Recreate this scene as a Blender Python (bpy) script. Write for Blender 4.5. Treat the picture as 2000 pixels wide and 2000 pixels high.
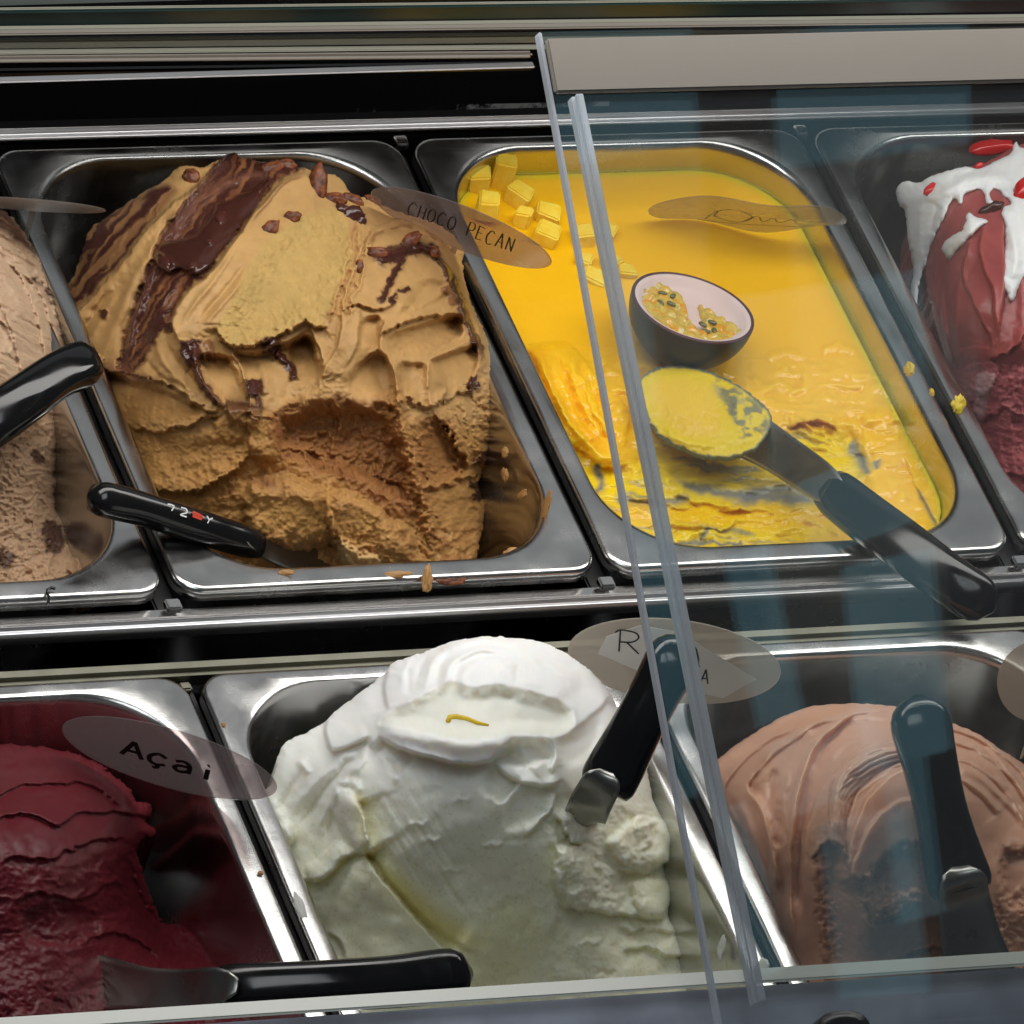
import bpy, bmesh, math, random
import numpy as np
from mathutils import Vector, Matrix

for o in list(bpy.data.objects):
    bpy.data.objects.remove(o)
SC = bpy.context.scene
COL = SC.collection

# ------------------------------------------------------------------ camera
CF = 16658.0                                   # focal length in units of a 2000 px wide picture
CC = np.array([-1.777009, -2.994590, 3.092502])
PITCH, YAW, ROLL = -0.7041863590, -0.5808892952, 0.3544163307
def _rx(a):
    c, s = math.cos(a), math.sin(a); return np.array([[1, 0, 0], [0, c, -s], [0, s, c]])
def _rz(a):
    c, s = math.cos(a), math.sin(a); return np.array([[c, -s, 0], [s, c, 0], [0, 0, 1]])
CM = _rz(YAW) @ _rx(math.pi/2 + PITCH) @ _rz(ROLL)
cam_d = bpy.data.cameras.new('camera'); cam = bpy.data.objects.new('camera', cam_d); COL.objects.link(cam)
cam.matrix_world = Matrix([[*CM[0], CC[0]], [*CM[1], CC[1]], [*CM[2], CC[2]], [0, 0, 0, 1]])
cam_d.sensor_width = 36; cam_d.lens = CF/2000*36; cam_d.clip_start = 0.1; cam_d.clip_end = 60
SC.camera = cam
SC.render.resolution_x = SC.render.resolution_y = 1024
VIEW = -CM[:, 2]; RIGHT = CM[:, 0]; UP = CM[:, 1]
PXM = 1/3180.0                                  # metres per photograph pixel at the pans

# ------------------------------------------------------------------ world and lamps
W = bpy.data.worlds.new('World'); SC.world = W; W.use_nodes = True
bg = W.node_tree.nodes['Background']; bg.inputs[0].default_value = (0.80, 0.92, 1.0, 1); bg.inputs[1].default_value = 0.055
def area(name, loc, look, sx, sy, power, col, roll=None):
    d = bpy.data.lights.new(name, 'AREA'); d.shape = 'RECTANGLE'; d.size = sx; d.size_y = sy; d.energy = power; d.color = col
    o = bpy.data.objects.new(name, d); COL.objects.link(o); o.location = loc
    z = (Vector(loc)-Vector(look)).normalized()
    x = Vector(roll if roll is not None else (1, 0, 0)); x = (x - z*x.dot(z)).normalized(); y = z.cross(x)
    o.matrix_world = Matrix([[x.x, y.x, z.x, loc[0]], [x.y, y.y, z.y, loc[1]], [x.z, y.z, z.z, loc[2]], [0, 0, 0, 1]])
    return o
area('case_light', (0.36, 0.15, 0.66), (0.35, 0.06, 0.0), 1.8, 0.24, 9.0, (1.0, 0.97, 0.93))
area('rim_reflection_fill', (0.9, 1.5, 1.25), (0.3, 0.0, 0.0), 2.6, 1.0, 2.2, (0.95, 0.97, 1.0))  # added lamp that gives the steel rims a mid-grey to mirror
area('room_fill', (-0.9, -0.9, 2.6), (0.25, 0.0, 0.0), 1.4, 0.9, 13, (0.93, 0.97, 1.0))  # added fill for the front faces, no known fixture
# colours of lamps added overhead for the sloping glass to mirror as stripes
TEAL = (0.30, 0.76, 0.95); PALE = (0.86, 0.92, 0.84)
SC.view_settings.view_transform = 'Standard'; SC.view_settings.look = 'None'
SC.view_settings.exposure = 0; SC.view_settings.gamma = 1
SC.render.engine = 'CYCLES'

# ------------------------------------------------------------------ helpers: picture <-> place
def ray(u, v):
    u = np.asarray(u, float); v = np.asarray(v, float)
    d = (u[..., None]-1000)/CF*RIGHT - (v[..., None]-1000)/CF*UP + VIEW
    return d
def hitz(u, v, z):
    d = ray(u, v); t = (np.asarray(z, float)-CC[2])/d[..., 2]
    return CC + t[..., None]*d
def hity(u, v, y):
    d = ray(u, v); t = (y-CC[1])/d[..., 1]
    return CC + np.asarray(t)[..., None]*d
def pt(u, v, z): return hitz(np.float64(u), np.float64(v), z)
def proj(P):
    c = (np.asarray(P)-CC) @ CM
    return np.stack([1000+CF*c[..., 0]/-c[..., 2], 1000-CF*c[..., 1]/-c[..., 2]], -1)

def tag(o, label=None, cat=None, group=None, kind=None):
    if label: o['label'] = label
    if cat: o['category'] = cat
    if group: o['group'] = group
    if kind: o['kind'] = kind
    return o
def empty(name, loc, label, cat, group=None):
    o = bpy.data.objects.new(name, None); COL.objects.link(o); o.location = loc; o.empty_display_size = .02
    return tag(o, label, cat, group)
def link(name, me, mat=None, parent=None, smooth=True):
    if mat and not me.materials: me.materials.append(mat)
    if smooth:
        me.polygons.foreach_set('use_smooth', np.ones(len(me.polygons), bool))
    o = bpy.data.objects.new(name, me); COL.objects.link(o)
    if parent is not None:
        o.parent = parent
        o.matrix_parent_inverse = Matrix.Translation(-Vector(parent.location))
    return o
def mesh_np(name, V, F):
    me = bpy.data.meshes.new(name)
    V = np.asarray(V, float); F = np.asarray(F, np.int32)
    me.vertices.add(len(V)); me.vertices.foreach_set('co', V.ravel())
    n = F.shape[1]
    me.loops.add(F.size); me.loops.foreach_set('vertex_index', F.ravel())
    me.polygons.add(len(F)); me.polygons.foreach_set('loop_start', np.arange(len(F), dtype=np.int32)*n)
    me.polygons.foreach_set('loop_total', np.full(len(F), n, np.int32))
    me.update(calc_edges=True); me.validate()
    return me
def mesh_py(name, V, F):
    me = bpy.data.meshes.new(name); me.from_pydata([tuple(map(float, v)) for v in V], [], F); me.update(); return me

# ------------------------------------------------------------------ materials
MATS = {}
def principled(name, col, rough=.5, metal=0., spec=.5, **kw):
    m = bpy.data.materials.new(name); m.use_nodes = True
    b = m.node_tree.nodes['Principled BSDF']
    b.inputs['Base Color'].default_value = (*col, 1); b.inputs['Roughness'].default_value = rough
    b.inputs['Metallic'].default_value = metal; b.inputs['Specular IOR Level'].default_value = spec
    for k, v in kw.items(): b.inputs[k.replace('_', ' ')].default_value = v
    MATS[name] = m
    return m
def nn(m, t, **kw):
    n = m.node_tree.nodes.new(t)
    for k, v in kw.items(): setattr(n, k, v)
    return n
def lk(m, a, b): m.node_tree.links.new(a, b)

def steel(name, col=(.60, .60, .59), rough=.26, smear=.5, aniso=(1, 60, 60), var=1.):
    """stainless steel: brushing, faint smears and worn patches"""
    m = principled(name, col, rough, 1.0); b = m.node_tree.nodes['Principled BSDF']
    tc = nn(m, 'ShaderNodeTexCoord'); mp = nn(m, 'ShaderNodeMapping'); mp.inputs['Scale'].default_value = aniso
    lk(m, tc.outputs['Object'], mp.inputs[0])
    n1 = nn(m, 'ShaderNodeTexNoise'); n1.inputs['Scale'].default_value = 30; n1.inputs['Detail'].default_value = 4
    lk(m, mp.outputs[0], n1.inputs[0])
    n2 = nn(m, 'ShaderNodeTexNoise'); n2.inputs['Scale'].default_value = 26; n2.inputs['Detail'].default_value = 5; n2.inputs['Roughness'].default_value = .55
    lk(m, tc.outputs['Object'], n2.inputs[0])
    mr = nn(m, 'ShaderNodeMapRange'); mr.inputs[1].default_value = .35; mr.inputs[2].default_value = .75
    mr.inputs[3].default_value = rough*(1-.25*var); mr.inputs[4].default_value = rough*(1+.6*var)
    lk(m, n2.outputs[0], mr.inputs[0]); lk(m, mr.outputs[0], b.inputs['Roughness'])
    mx = nn(m, 'ShaderNodeMixRGB'); mx.blend_type = 'MULTIPLY'; mx.inputs[0].default_value = smear
    mx.inputs[1].default_value = (*col, 1)
    cr = nn(m, 'ShaderNodeValToRGB'); cr.color_ramp.elements[0].color = (.62, .60, .57, 1); cr.color_ramp.elements[0].position = .32
    cr.color_ramp.elements[1].position = .58
    lk(m, n2.outputs[0], cr.inputs[0]); lk(m, cr.outputs[0], mx.inputs[2]); lk(m, mx.outputs[0], b.inputs['Base Color'])
    bp = nn(m, 'ShaderNodeBump'); bp.inputs['Strength'].default_value = .04; bp.inputs['Distance'].default_value = .001
    lk(m, n1.outputs[0], bp.inputs['Height']); lk(m, bp.outputs[0], b.inputs['Normal'])
    return m
M_steel = steel('stainless_steel', rough=.215, smear=.38)
M_rail = steel('rail_steel', (.62, .61, .60), .2, .08, var=.15)
M_rod = steel('rod_steel', (.78, .78, .79), .36, .05, var=.1)
M_olive = steel('dull_rail_metal', (.27, .265, .21), .42, .25, var=.3)
M_alu = steel('brushed_aluminium', (.25, .228, .20), .5, .03, var=.05)
M_alu.node_tree.nodes['Principled BSDF'].inputs['Metallic'].default_value = .35
M_head = steel('header_metal', (.32, .32, .265), .42, .05, var=.1); M_head.node_tree.nodes['Principled BSDF'].inputs['Metallic'].default_value = .4
M_front = steel('scratched_front_panel', (.46, .50, .60), .42, .5, (1, 14, 14)); M_front.node_tree.nodes['Principled BSDF'].inputs['Metallic'].default_value = .45
M_black = principled('black_liner', (.006, .006, .007), .22)
M_gap = principled('dark_recess', (.012, .012, .012), .5)  # darkness of the pan gaps painted onto the steel divider bars
M_white = principled('cream_plastic', (.78, .80, .73), .38)
M_darkglass = principled('dark_green_glass', (.02, .042, .040), .2)
M_glasshaze = principled('glass_haze', (.13, .155, .15), .35)  # haze of the reflecting glass put in as base colour

def black_plastic(name):
    m = principled(name, (.006, .006, .0065), .16, 0, .5)
    b = m.node_tree.nodes['Principled BSDF']
    n2 = nn(m, 'ShaderNodeTexNoise'); n2.inputs['Scale'].default_value = 35; n2.inputs['Detail'].default_value = 2
    tc = nn(m, 'ShaderNodeTexCoord'); lk(m, tc.outputs['Object'], n2.inputs[0])
    mr = nn(m, 'ShaderNodeMapRange'); mr.inputs[1].default_value = .35; mr.inputs[2].default_value = .7; mr.inputs[3].default_value = .08; mr.inputs[4].default_value = .20
    lk(m, n2.outputs[0], mr.inputs[0]); lk(m, mr.outputs[0], b.inputs['Roughness'])
    return m
M_handle = black_plastic('black_handle_plastic')

def cream_mat(name, bump=1.0, sss=.12, spec=.35, radius=(.006, .004, .0025), grain=900, mott=1.):
    """ice cream: colour, wetness and crumbliness come from what is painted on each spot, shading included"""
    m = principled(name, (.5, .5, .5), .5, 0, spec); b = m.node_tree.nodes['Principled BSDF']
    a = nn(m, 'ShaderNodeAttribute', attribute_name='Col'); aw = nn(m, 'ShaderNodeAttribute', attribute_name='Wet'); ac = nn(m, 'ShaderNodeAttribute', attribute_name='Crumb')
    tc = nn(m, 'ShaderNodeTexCoord')
    n1 = nn(m, 'ShaderNodeTexNoise'); n1.inputs['Scale'].default_value = grain; n1.inputs['Detail'].default_value = 5; n1.inputs['Roughness'].default_value = .7
    n2 = nn(m, 'ShaderNodeTexNoise'); n2.inputs['Scale'].default_value = 140; n2.inputs['Detail'].default_value = 6; n2.inputs['Roughness'].default_value = .6
    lk(m, tc.outputs['Object'], n1.inputs[0]); lk(m, tc.outputs['Object'], n2.inputs[0])
    cr = nn(m, 'ShaderNodeMapRange'); cr.inputs[1].default_value = .25; cr.inputs[2].default_value = .75; cr.inputs[3].default_value = 1-.16*mott; cr.inputs[4].default_value = 1+.12*mott
    lk(m, n2.outputs[0], cr.inputs[0])
    mx = nn(m, 'ShaderNodeMixRGB', blend_type='MULTIPLY'); mx.inputs[0].default_value = 1
    lk(m, a.outputs['Color'], mx.inputs[1]); lk(m, cr.outputs[0], mx.inputs[2]); lk(m, mx.outputs[0], b.inputs['Base Color'])
    mr = nn(m, 'ShaderNodeMapRange'); mr.inputs[3].default_value = .58; mr.inputs[4].default_value = .13
    lk(m, aw.outputs['Fac'], mr.inputs[0]); lk(m, mr.outputs[0], b.inputs['Roughness'])
    ms = nn(m, 'ShaderNodeMapRange'); ms.inputs[3].default_value = .12; ms.inputs[4].default_value = spec*1.25
    lk(m, aw.outputs['Fac'], ms.inputs[0]); lk(m, ms.outputs[0], b.inputs['Specular IOR Level'])
    ad = nn(m, 'ShaderNodeMath', operation='ADD'); lk(m, n1.outputs[0], ad.inputs[0]); lk(m, n2.outputs[0], ad.inputs[1])
    sc = nn(m, 'ShaderNodeMath', operation='MULTIPLY'); sc.inputs[1].default_value = .55*bump; lk(m, ac.outputs['Fac'], sc.inputs[0])
    s2 = nn(m, 'ShaderNodeMath', operation='ADD'); s2.inputs[1].default_value = .05*bump; lk(m, sc.outputs[0], s2.inputs[0])
    bp = nn(m, 'ShaderNodeBump'); bp.inputs['Distance'].default_value = .0012
    lk(m, s2.outputs[0], bp.inputs['Strength']); lk(m, ad.outputs[0], bp.inputs['Height']); lk(m, bp.outputs[0], b.inputs['Normal'])
    b.inputs['Subsurface Weight'].default_value = sss; b.inputs['Subsurface Radius'].default_value = radius; b.inputs['Subsurface Scale'].default_value = 1.0
    return m
M_cream = cream_mat('ice_cream', 1., .22, .35, (.008, .004, .002), mott=.7)
M_soft = cream_mat('soft_ice_cream', .3, .6, .42, (.014, .011, .008), mott=.08)

def clear(name, tint, body, rough=.03, ior=1.5, body_col=(.6, .6, .62), tr=.2):
    """thin clear sheet: fresnel reflection over transparency, plus a little haze in the body"""
    m = bpy.data.materials.new(name); m.use_nodes = True; nt = m.node_tree
    nt.nodes.remove(nt.nodes['Principled BSDF']); out = nt.nodes['Material Output']
    tp = nn(m, 'ShaderNodeBsdfTransparent'); tp.inputs[0].default_value = (*tint, 1)
    df = nn(m, 'ShaderNodeBsdfDiffuse'); df.inputs[0].default_value = (*body_col, 1)
    tl = nn(m, 'ShaderNodeBsdfTranslucent'); tl.inputs[0].default_value = (*body_col, 1)
    m0 = nn(m, 'ShaderNodeMixShader'); m0.inputs[0].default_value = .5; lk(m, df.outputs[0], m0.inputs[1]); lk(m, tl.outputs[0], m0.inputs[2])
    m1 = nn(m, 'ShaderNodeMixShader'); m1.inputs[0].default_value = body; lk(m, tp.outputs[0], m1.inputs[1]); lk(m, m0.outputs[0], m1.inputs[2])
    gl = nn(m, 'ShaderNodeBsdfGlossy'); gl.inputs['Roughness'].default_value = rough; gl.inputs[0].default_value = (1, 1, 1, 1)
    fr = nn(m, 'ShaderNodeFresnel'); ge = nn(m, 'ShaderNodeNewGeometry'); mi = nn(m, 'ShaderNodeMapRange'); mi.inputs[3].default_value = ior; mi.inputs[4].default_value = 1/ior
    lk(m, ge.outputs['Backfacing'], mi.inputs[0]); lk(m, mi.outputs[0], fr.inputs[0])       # a thin sheet: the same reflection from either side
    m2 = nn(m, 'ShaderNodeMixShader'); lk(m, fr.outputs[0], m2.inputs[0]); lk(m, m1.outputs[0], m2.inputs[1]); lk(m, gl.outputs[0], m2.inputs[2])
    lk(m, m2.outputs[0], out.inputs[0])
    return m
M_glass = clear('pane_glass', (.985, .992, .99), .006, .012)
M_edge = clear('ground_glass_edge', (.75, .8, .84), .7, .3, 1.5, (.72, .75, .80))
M_thin = clear('thin_clear_plastic', (.80, .78, .76), .16, .3, 1.3, (.45, .42, .38))
M_sign = clear('clear_sign_plastic', (.72, .66, .66), .17, .34, 1.25, (.46, .42, .43))
M_sign_milky = clear('milky_sign_plastic', (.8, .78, .74), .55, .35, 1.45, (.66, .60, .52))
M_ink = principled('marker_ink', (.008, .008, .009), .6)
M_paper = principled('white_paper', (.70, .68, .63), .7)
M_print = principled('white_print', (.8, .8, .8), .5)
M_red = principled('red_print', (.65, .06, .03), .5)

# ------------------------------------------------------------------ noise
_rs = np.random.RandomState(7); _T = _rs.rand(8, 256, 256)
def vnoise(x, y, seed=0):
    T = _T[seed % 8]; x = np.asarray(x)+seed*17.3; y = np.asarray(y)+seed*9.1
    xi = np.floor(x).astype(int); yi = np.floor(y).astype(int); fx = x-xi; fy = y-yi
    fx = fx*fx*fx*(fx*(fx*6-15)+10); fy = fy*fy*fy*(fy*(fy*6-15)+10)
    a = T[xi & 255, yi & 255]; b = T[(xi+1) & 255, yi & 255]; c = T[xi & 255, (yi+1) & 255]; d = T[(xi+1) & 255, (yi+1) & 255]
    return ((a*(1-fx)+b*fx)*(1-fy)+(c*(1-fx)+d*fx)*fy)*2-1
def fbm(x, y, octv=4, seed=0, gain=.5):
    s = 0; a = 1; n = 0
    for i in range(octv):
        s = s+a*vnoise(x*2**i, y*2**i, seed+i*3); n += a; a *= gain
    return s/n
def ridged(x, y, octv=4, seed=0):
    s = 0; a = 1; n = 0
    for i in range(octv):
        s = s+a*(1-2*np.abs(vnoise(x*2**i, y*2**i, seed+i*3))); n += a; a *= .5
    return s/n
def sstep(a, b, x):
    t = np.clip((x-a)/(b-a), 0, 1); return t*t*(3-2*t)

# ------------------------------------------------------------------ curves and polygons in the picture plane
def spline(pts, n=8, closed=False):
    P = np.array(pts, float); m = len(P); out = []
    rng = range(m if closed else m-1)
    for i in rng:
        if closed: p0, p1, p2, p3 = P[i-1], P[i], P[(i+1) % m], P[(i+2) % m]
        else: p0, p1, p2, p3 = P[max(i-1, 0)], P[i], P[i+1], P[min(i+2, m-1)]
        for k in range(n):
            t = k/n
            out.append(.5*((2*p1)+(-p0+p2)*t+(2*p0-5*p1+4*p2-p3)*t*t+(-p0+3*p1-3*p2+p3)*t**3))
    if not closed: out.append(P[-1])
    return np.array(out)
def dist_line(U, V, P):
    """distance, signed side (right of travel positive, v down) and 0..1 position along the polyline P"""
    best = np.full(U.shape, 1e9); sgn = np.zeros(U.shape); tt = np.zeros(U.shape); nx = np.zeros(U.shape); ny = np.zeros(U.shape)
    L = np.r_[0, np.cumsum(np.linalg.norm(np.diff(P, axis=0), axis=1))]
    for i in range(len(P)-1):
        a = P[i]; b = P[i+1]; d = b-a; l2 = d@d
        if l2 < 1e-12: continue
        t = np.clip(((U-a[0])*d[0]+(V-a[1])*d[1])/l2, 0, 1)
        qx = a[0]+t*d[0]; qy = a[1]+t*d[1]; dd = (U-qx)**2+(V-qy)**2
        w = dd < best
        best = np.where(w, dd, best); sgn = np.where(w, np.sign(d[0]*(V-a[1])-d[1]*(U-a[0])), sgn)
        tt = np.where(w, (L[i]+t*(L[i+1]-L[i]))/L[-1], tt); nx = np.where(w, qx, nx); ny = np.where(w, qy, ny)
    return np.sqrt(best), sgn, tt, nx, ny
def inside(U, V, P):
    r = np.zeros(U.shape, bool); n = len(P)
    for i in range(n):
        a = P[i]; b = P[(i+1) % n]
        if a[1] == b[1]: continue
        c = ((a[1] > V) != (b[1] > V)) & (U < (b[0]-a[0])*(V-a[1])/(b[1]-a[1])+a[0]); r ^= c
    return r
def sd_poly(U, V, P):
    """signed distance to a closed polygon, positive inside"""
    d, _, _, nx, ny = dist_line(U, V, np.vstack([P, P[:1]])); i = inside(U, V, P)
    return np.where(i, d, -d), nx, ny
def rbf(pts):
    A = np.array(pts, float); X = A[:, :2]/500.; z = A[:, 2]; n = len(A)
    r = np.linalg.norm(X[:, None]-X[None], axis=2); K = np.where(r > 0, r*r*np.log(r+1e-12), 0)+np.eye(n)*2e-3
    Pm = np.c_[np.ones(n), X]; S = np.zeros((n+3, n+3)); S[:n, :n] = K; S[:n, n:] = Pm; S[n:, :n] = Pm.T
    w = np.linalg.solve(S, np.r_[z, 0, 0, 0])
    def f(u, v):
        u = u/500.; v = v/500.; o = w[n]+w[n+1]*u+w[n+2]*v
        for i in range(n):
            r2 = (u-X[i, 0])**2+(v-X[i, 1])**2; o = o+w[i]*.5*r2*np.log(r2+1e-12)
        return o
    return f

# ------------------------------------------------------------------ sculpting
class Sculpt:
    """a mass of ice cream in a pan; marks are laid down one after another, heights in millimetres"""
    def __init__(s, outline, zc, step=2.2, rag=0., rag_scale=14., smooth=True, seed=0, closed_n=6):
        P = spline(outline, closed_n, True) if smooth else np.array(outline, float)
        u0, v0 = P.min(0)-6; u1, v1 = P.max(0)+6
        s.step = step; s.U, s.V = np.meshgrid(np.arange(u0, u1, step), np.arange(v0, v1, step), indexing='ij')
        s.shape = s.U.shape; s.P = P
        ru = fbm(s.U/rag_scale, s.V/rag_scale, 3, seed+1)*rag; rv = fbm(s.U/rag_scale, s.V/rag_scale, 3, seed+2)*rag
        s.sd, s.nx, s.ny = sd_poly(s.U+ru, s.V+rv, P); s.nx = s.nx-ru; s.ny = s.ny-rv
        s.z = rbf(zc)(s.U, s.V); s.H = np.zeros(s.shape)
        s.col = np.zeros(s.shape+(3,)); s.wet = np.zeros(s.shape); s.crumb = np.zeros(s.shape)
        s.lu = (.6, 1.6); s.seed = seed; s.uw = s.U; s.vw = s.V
    def warp(s, amp, scale, seed=0, octv=3):
        s.uw = s.U+fbm(s.U/scale, s.V/scale, octv, s.seed+seed+3)*amp; s.vw = s.V+fbm(s.U/scale, s.V/scale, octv, s.seed+seed+5)*amp
    def box(s, P, pad):
        (a, b), (c, e) = P.min(0)-pad, P.max(0)+pad
        i0 = max(int((a-s.U[0, 0])/s.step), 0); i1 = min(int((c-s.U[0, 0])/s.step)+2, s.shape[0])
        j0 = max(int((b-s.V[0, 0])/s.step), 0); j1 = min(int((e-s.V[0, 0])/s.step)+2, s.shape[1])
        return slice(i0, max(i1, i0+1)), slice(j0, max(j1, j0+1))
    def line(s, pts, n=5, pad=90):
        P = spline(pts, n); k = s.box(P, pad) if pad else slice(None)
        d = np.full(s.shape, 900.); g = np.ones(s.shape); t = np.zeros(s.shape)
        d[k], g[k], t[k], _, _ = dist_line(s.uw[k], s.vw[k], P); return d, d*g, t
    def poly(s, pts, smooth=True):
        P = spline(pts, 4, True) if smooth else np.array(pts, float); k = s.box(P, 45)
        d = np.full(s.shape, -900.); d[k] = sd_poly(s.uw[k], s.vw[k], P)[0]; return d
    def taper(s, t, a=.15, b=.15):
        return sstep(0, a, t)*sstep(0, b, 1-t) if a > 0 and b > 0 else (sstep(0, a, t) if a > 0 else (sstep(0, b, 1-t) if b > 0 else 1.))
    def ridge(s, pts, w, h, ta=.2, tb=.2):
        d, sg, t = s.line(pts, pad=max(60, 3*w)); s.H += h*np.exp(-(d/w)**2)*s.taper(t, ta, tb); return d, sg, t
    def lip(s, pts, over, ow, under, uw, side=1, ta=.15, tb=.15, edge=2.5):
        """a torn or folded edge: stands proud by `over` on one side, hollow by `under` beneath it"""
        under = under*s.lu[0]; uw = uw*s.lu[1]; d, sg, t = s.line(pts, pad=max(60, 4.5*ow, 3.2*uw)); sg = sg*side; f = s.taper(t, ta, tb)
        up = over*np.exp(-np.abs(sg)/ow); dn = -under*np.exp(-(np.abs(sg)/uw)**1.5)
        k = sstep(-edge, edge, sg)
        fall = np.exp(-np.maximum(d-np.abs(sg), 0)/6)
        s.H += (up*k+dn*(1-k))*f*fall; return d, sg, t
    def dish(s, pts, depth, edge, rim=0, rw=6, smooth=True):
        d = s.poly(pts, smooth); s.H += -depth*sstep(0, edge, d)
        if rim: s.H += rim*np.exp(-(d/rw)**2)
        return d
    def scoop(s, pts, depth, edge=7, ang=90, power=1.2):
        """a spoon mark: deep where the spoon went in, running out to nothing along direction ang (picture degrees, down = 90)"""
        P = np.array(pts, float); d = s.poly(pts); c, q = math.cos(math.radians(ang)), math.sin(math.radians(ang))
        w = P[:, 0]*c+P[:, 1]*q; tau = np.clip((s.uw*c+s.vw*q-w.min())/(w.max()-w.min()), 0, 1)
        s.H += -depth*(1-tau)**power*sstep(0, edge, d)
    def facet(s, pts, gu, gv, h=0., soft=5):
        """a flattish spatula facet, tilted by gu, gv (mm per 100 px)"""
        P = np.array(pts, float); m = s.mask(pts, soft); c = P.mean(0); s.H += m*(h+gu*(s.uw-c[0])/100+gv*(s.vw-c[1])/100)
    def bump(s, pts, h, edge, smooth=True):
        d = s.poly(pts, smooth); t = np.clip(d/edge, 0, 1); s.H += h*np.sqrt(np.clip(1-(1-t)**2, 0, 1)); return d
    def mask(s, pts, soft=6, smooth=True):
        return sstep(-soft, soft, s.poly(pts, smooth))
    def paint(s, m, c, wet=None, crumb=None):
        m = np.clip(m, 0, 1); s.col = s.col*(1-m[..., None])+np.array(c)*m[..., None]
        if wet is not None: s.wet = s.wet*(1-m)+wet*m
        if crumb is not None: s.crumb = s.crumb*(1-m)+crumb*m
    def crumble(s, m, amp, scale=14, seed=0):
        n = ridged(s.U/scale+fbm(s.U/30, s.V/30, 2, seed)*1.0, s.V/scale+fbm(s.U/30, s.V/30, 2, seed+4)*1.0, 4, s.seed+seed)
        n2 = fbm(s.U/5, s.V/5, 2, s.seed+seed+2)
        s.H += m*amp*(n*.75+n2*.3)
    def streak(s, m, ang, amp, along=60, across=5, seed=0):
        c, q = math.cos(math.radians(ang)), math.sin(math.radians(ang))
        a = s.uw*c+s.vw*q; b = -s.uw*q+s.vw*c
        n = fbm(a/along, b/across, 3, s.seed+seed); s.H += m*amp*n; return n
    def streak_along(s, sg, t, m, amp, along=.25, across=5, seed=0):
        n = fbm(t/along*1.0, sg/across, 3, s.seed+seed); s.H += m*amp*n; return n
    def arcs(s, cx, cy, r0, r1, a0, a1, amp, per, ex=1., seed=0, soft=10):
        """concentric spatula grooves round a turning point"""
        dx = s.uw-cx; dy = (s.vw-cy)*ex; r = np.hypot(dx, dy); a = np.degrees(np.arctan2(dy, dx))
        da = (a-a0) % 360; m = sstep(0, soft, da)*sstep(0, soft, (a1-a0)-da)*(da < (a1-a0))*sstep(0, per, r-r0)*sstep(0, per, r1-r)
        ph = r/per+fbm(a/40, r/per*.3, 2, s.seed+seed)*.35
        fr = ph-np.floor(ph)
        s.H += amp*m*(fr**1.6-.4); return m
    def build(s, name, mat, roll=26, rollmm=None, parent=None, skirt=((.012, .0), (.03, .03)), smooth_iter=0):
        H = s.H.copy()
        for _ in range(smooth_iter):
            H[1:-1, 1:-1] = (H[1:-1, 1:-1]*4+H[:-2, 1:-1]+H[2:, 1:-1]+H[1:-1, :-2]+H[1:-1, 2:])/8
        rollmm = roll*PXM*1e3 if rollmm is None else rollmm
        t = np.clip(s.sd/roll, 0, 1); H -= rollmm*(1-np.sqrt(np.clip(1-(1-t)**2, 0, 1)))
        keep = s.sd > -.8*s.step
        snap = keep & (s.sd < .55*s.step)
        U = np.where(snap, s.nx, s.U); V = np.where(snap, s.ny, s.V)
        P = hitz(U, V, s.z); d = ray(U, V); d /= np.linalg.norm(d, axis=-1)[..., None]
        P = P-d*(H*1e-3)[..., None]
        idx = -np.ones(s.shape, int); idx[keep] = np.arange(keep.sum())
        a = idx[:-1, :-1]; b = idx[1:, :-1]; c = idx[1:, 1:]; e = idx[:-1, 1:]
        ok = (a >= 0) & (b >= 0) & (c >= 0) & (e >= 0)
        F = np.stack([a[ok], e[ok], c[ok], b[ok]], 1)
        Vt = P[keep]; N = len(Vt)
        ed = np.concatenate([F[:, [0, 1]], F[:, [1, 2]], F[:, [2, 3]], F[:, [3, 0]]])
        key = np.minimum(ed[:, 0], ed[:, 1])*N+np.maximum(ed[:, 0], ed[:, 1]); _, inv, cnt = np.unique(key, return_inverse=True, return_counts=True)
        be = ed[cnt[inv] == 1]; bv = np.unique(be); mp = -np.ones(N, int); mp[bv] = np.arange(len(bv))
        cols = s.col[keep]; wet = s.wet[keep]; cr = s.crumb[keep]; ring = bv; base = N
        av, ac, aw, acr = [Vt], [cols], [wet], [cr]; lastidx = lambda k: k
        faces = [F]; prev = be
        for k, (back, down) in enumerate(skirt):
            nv = Vt[bv]+VIEW*back+np.array([0, 0, -down])
            av.append(nv); ac.append(cols[bv]); aw.append(wet[bv]); acr.append(cr[bv])
            cur = mp[be]+base
            faces.append(np.stack([prev[:, 1], prev[:, 0], cur[:, 0], cur[:, 1]], 1)); prev = cur; base += len(bv)
        Vt = np.concatenate(av); me = mesh_np(name, Vt, np.concatenate(faces))
        n = len(me.vertices)
        at = me.attributes.new('Col', 'FLOAT_COLOR', 'POINT'); cc = np.ones((n, 4)); cc[:, :3] = np.clip(np.concatenate(ac), 0, 1); at.data.foreach_set('color', cc.ravel())
        at = me.attributes.new('Wet', 'FLOAT', 'POINT'); at.data.foreach_set('value', np.concatenate(aw))
        at = me.attributes.new('Crumb', 'FLOAT', 'POINT'); at.data.foreach_set('value', np.concatenate(acr))
        s.surf = P
        return link(name, me, mat, parent)
    def at(s, u, v, lift=0.):
        """point on the finished surface at a picture position"""
        i = int(np.clip(round((u-s.U[0, 0])/s.step), 0, s.shape[0]-1)); j = int(np.clip(round((v-s.V[0, 0])/s.step), 0, s.shape[1]-1))
        return s.surf[i, j]-VIEW*lift

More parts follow.
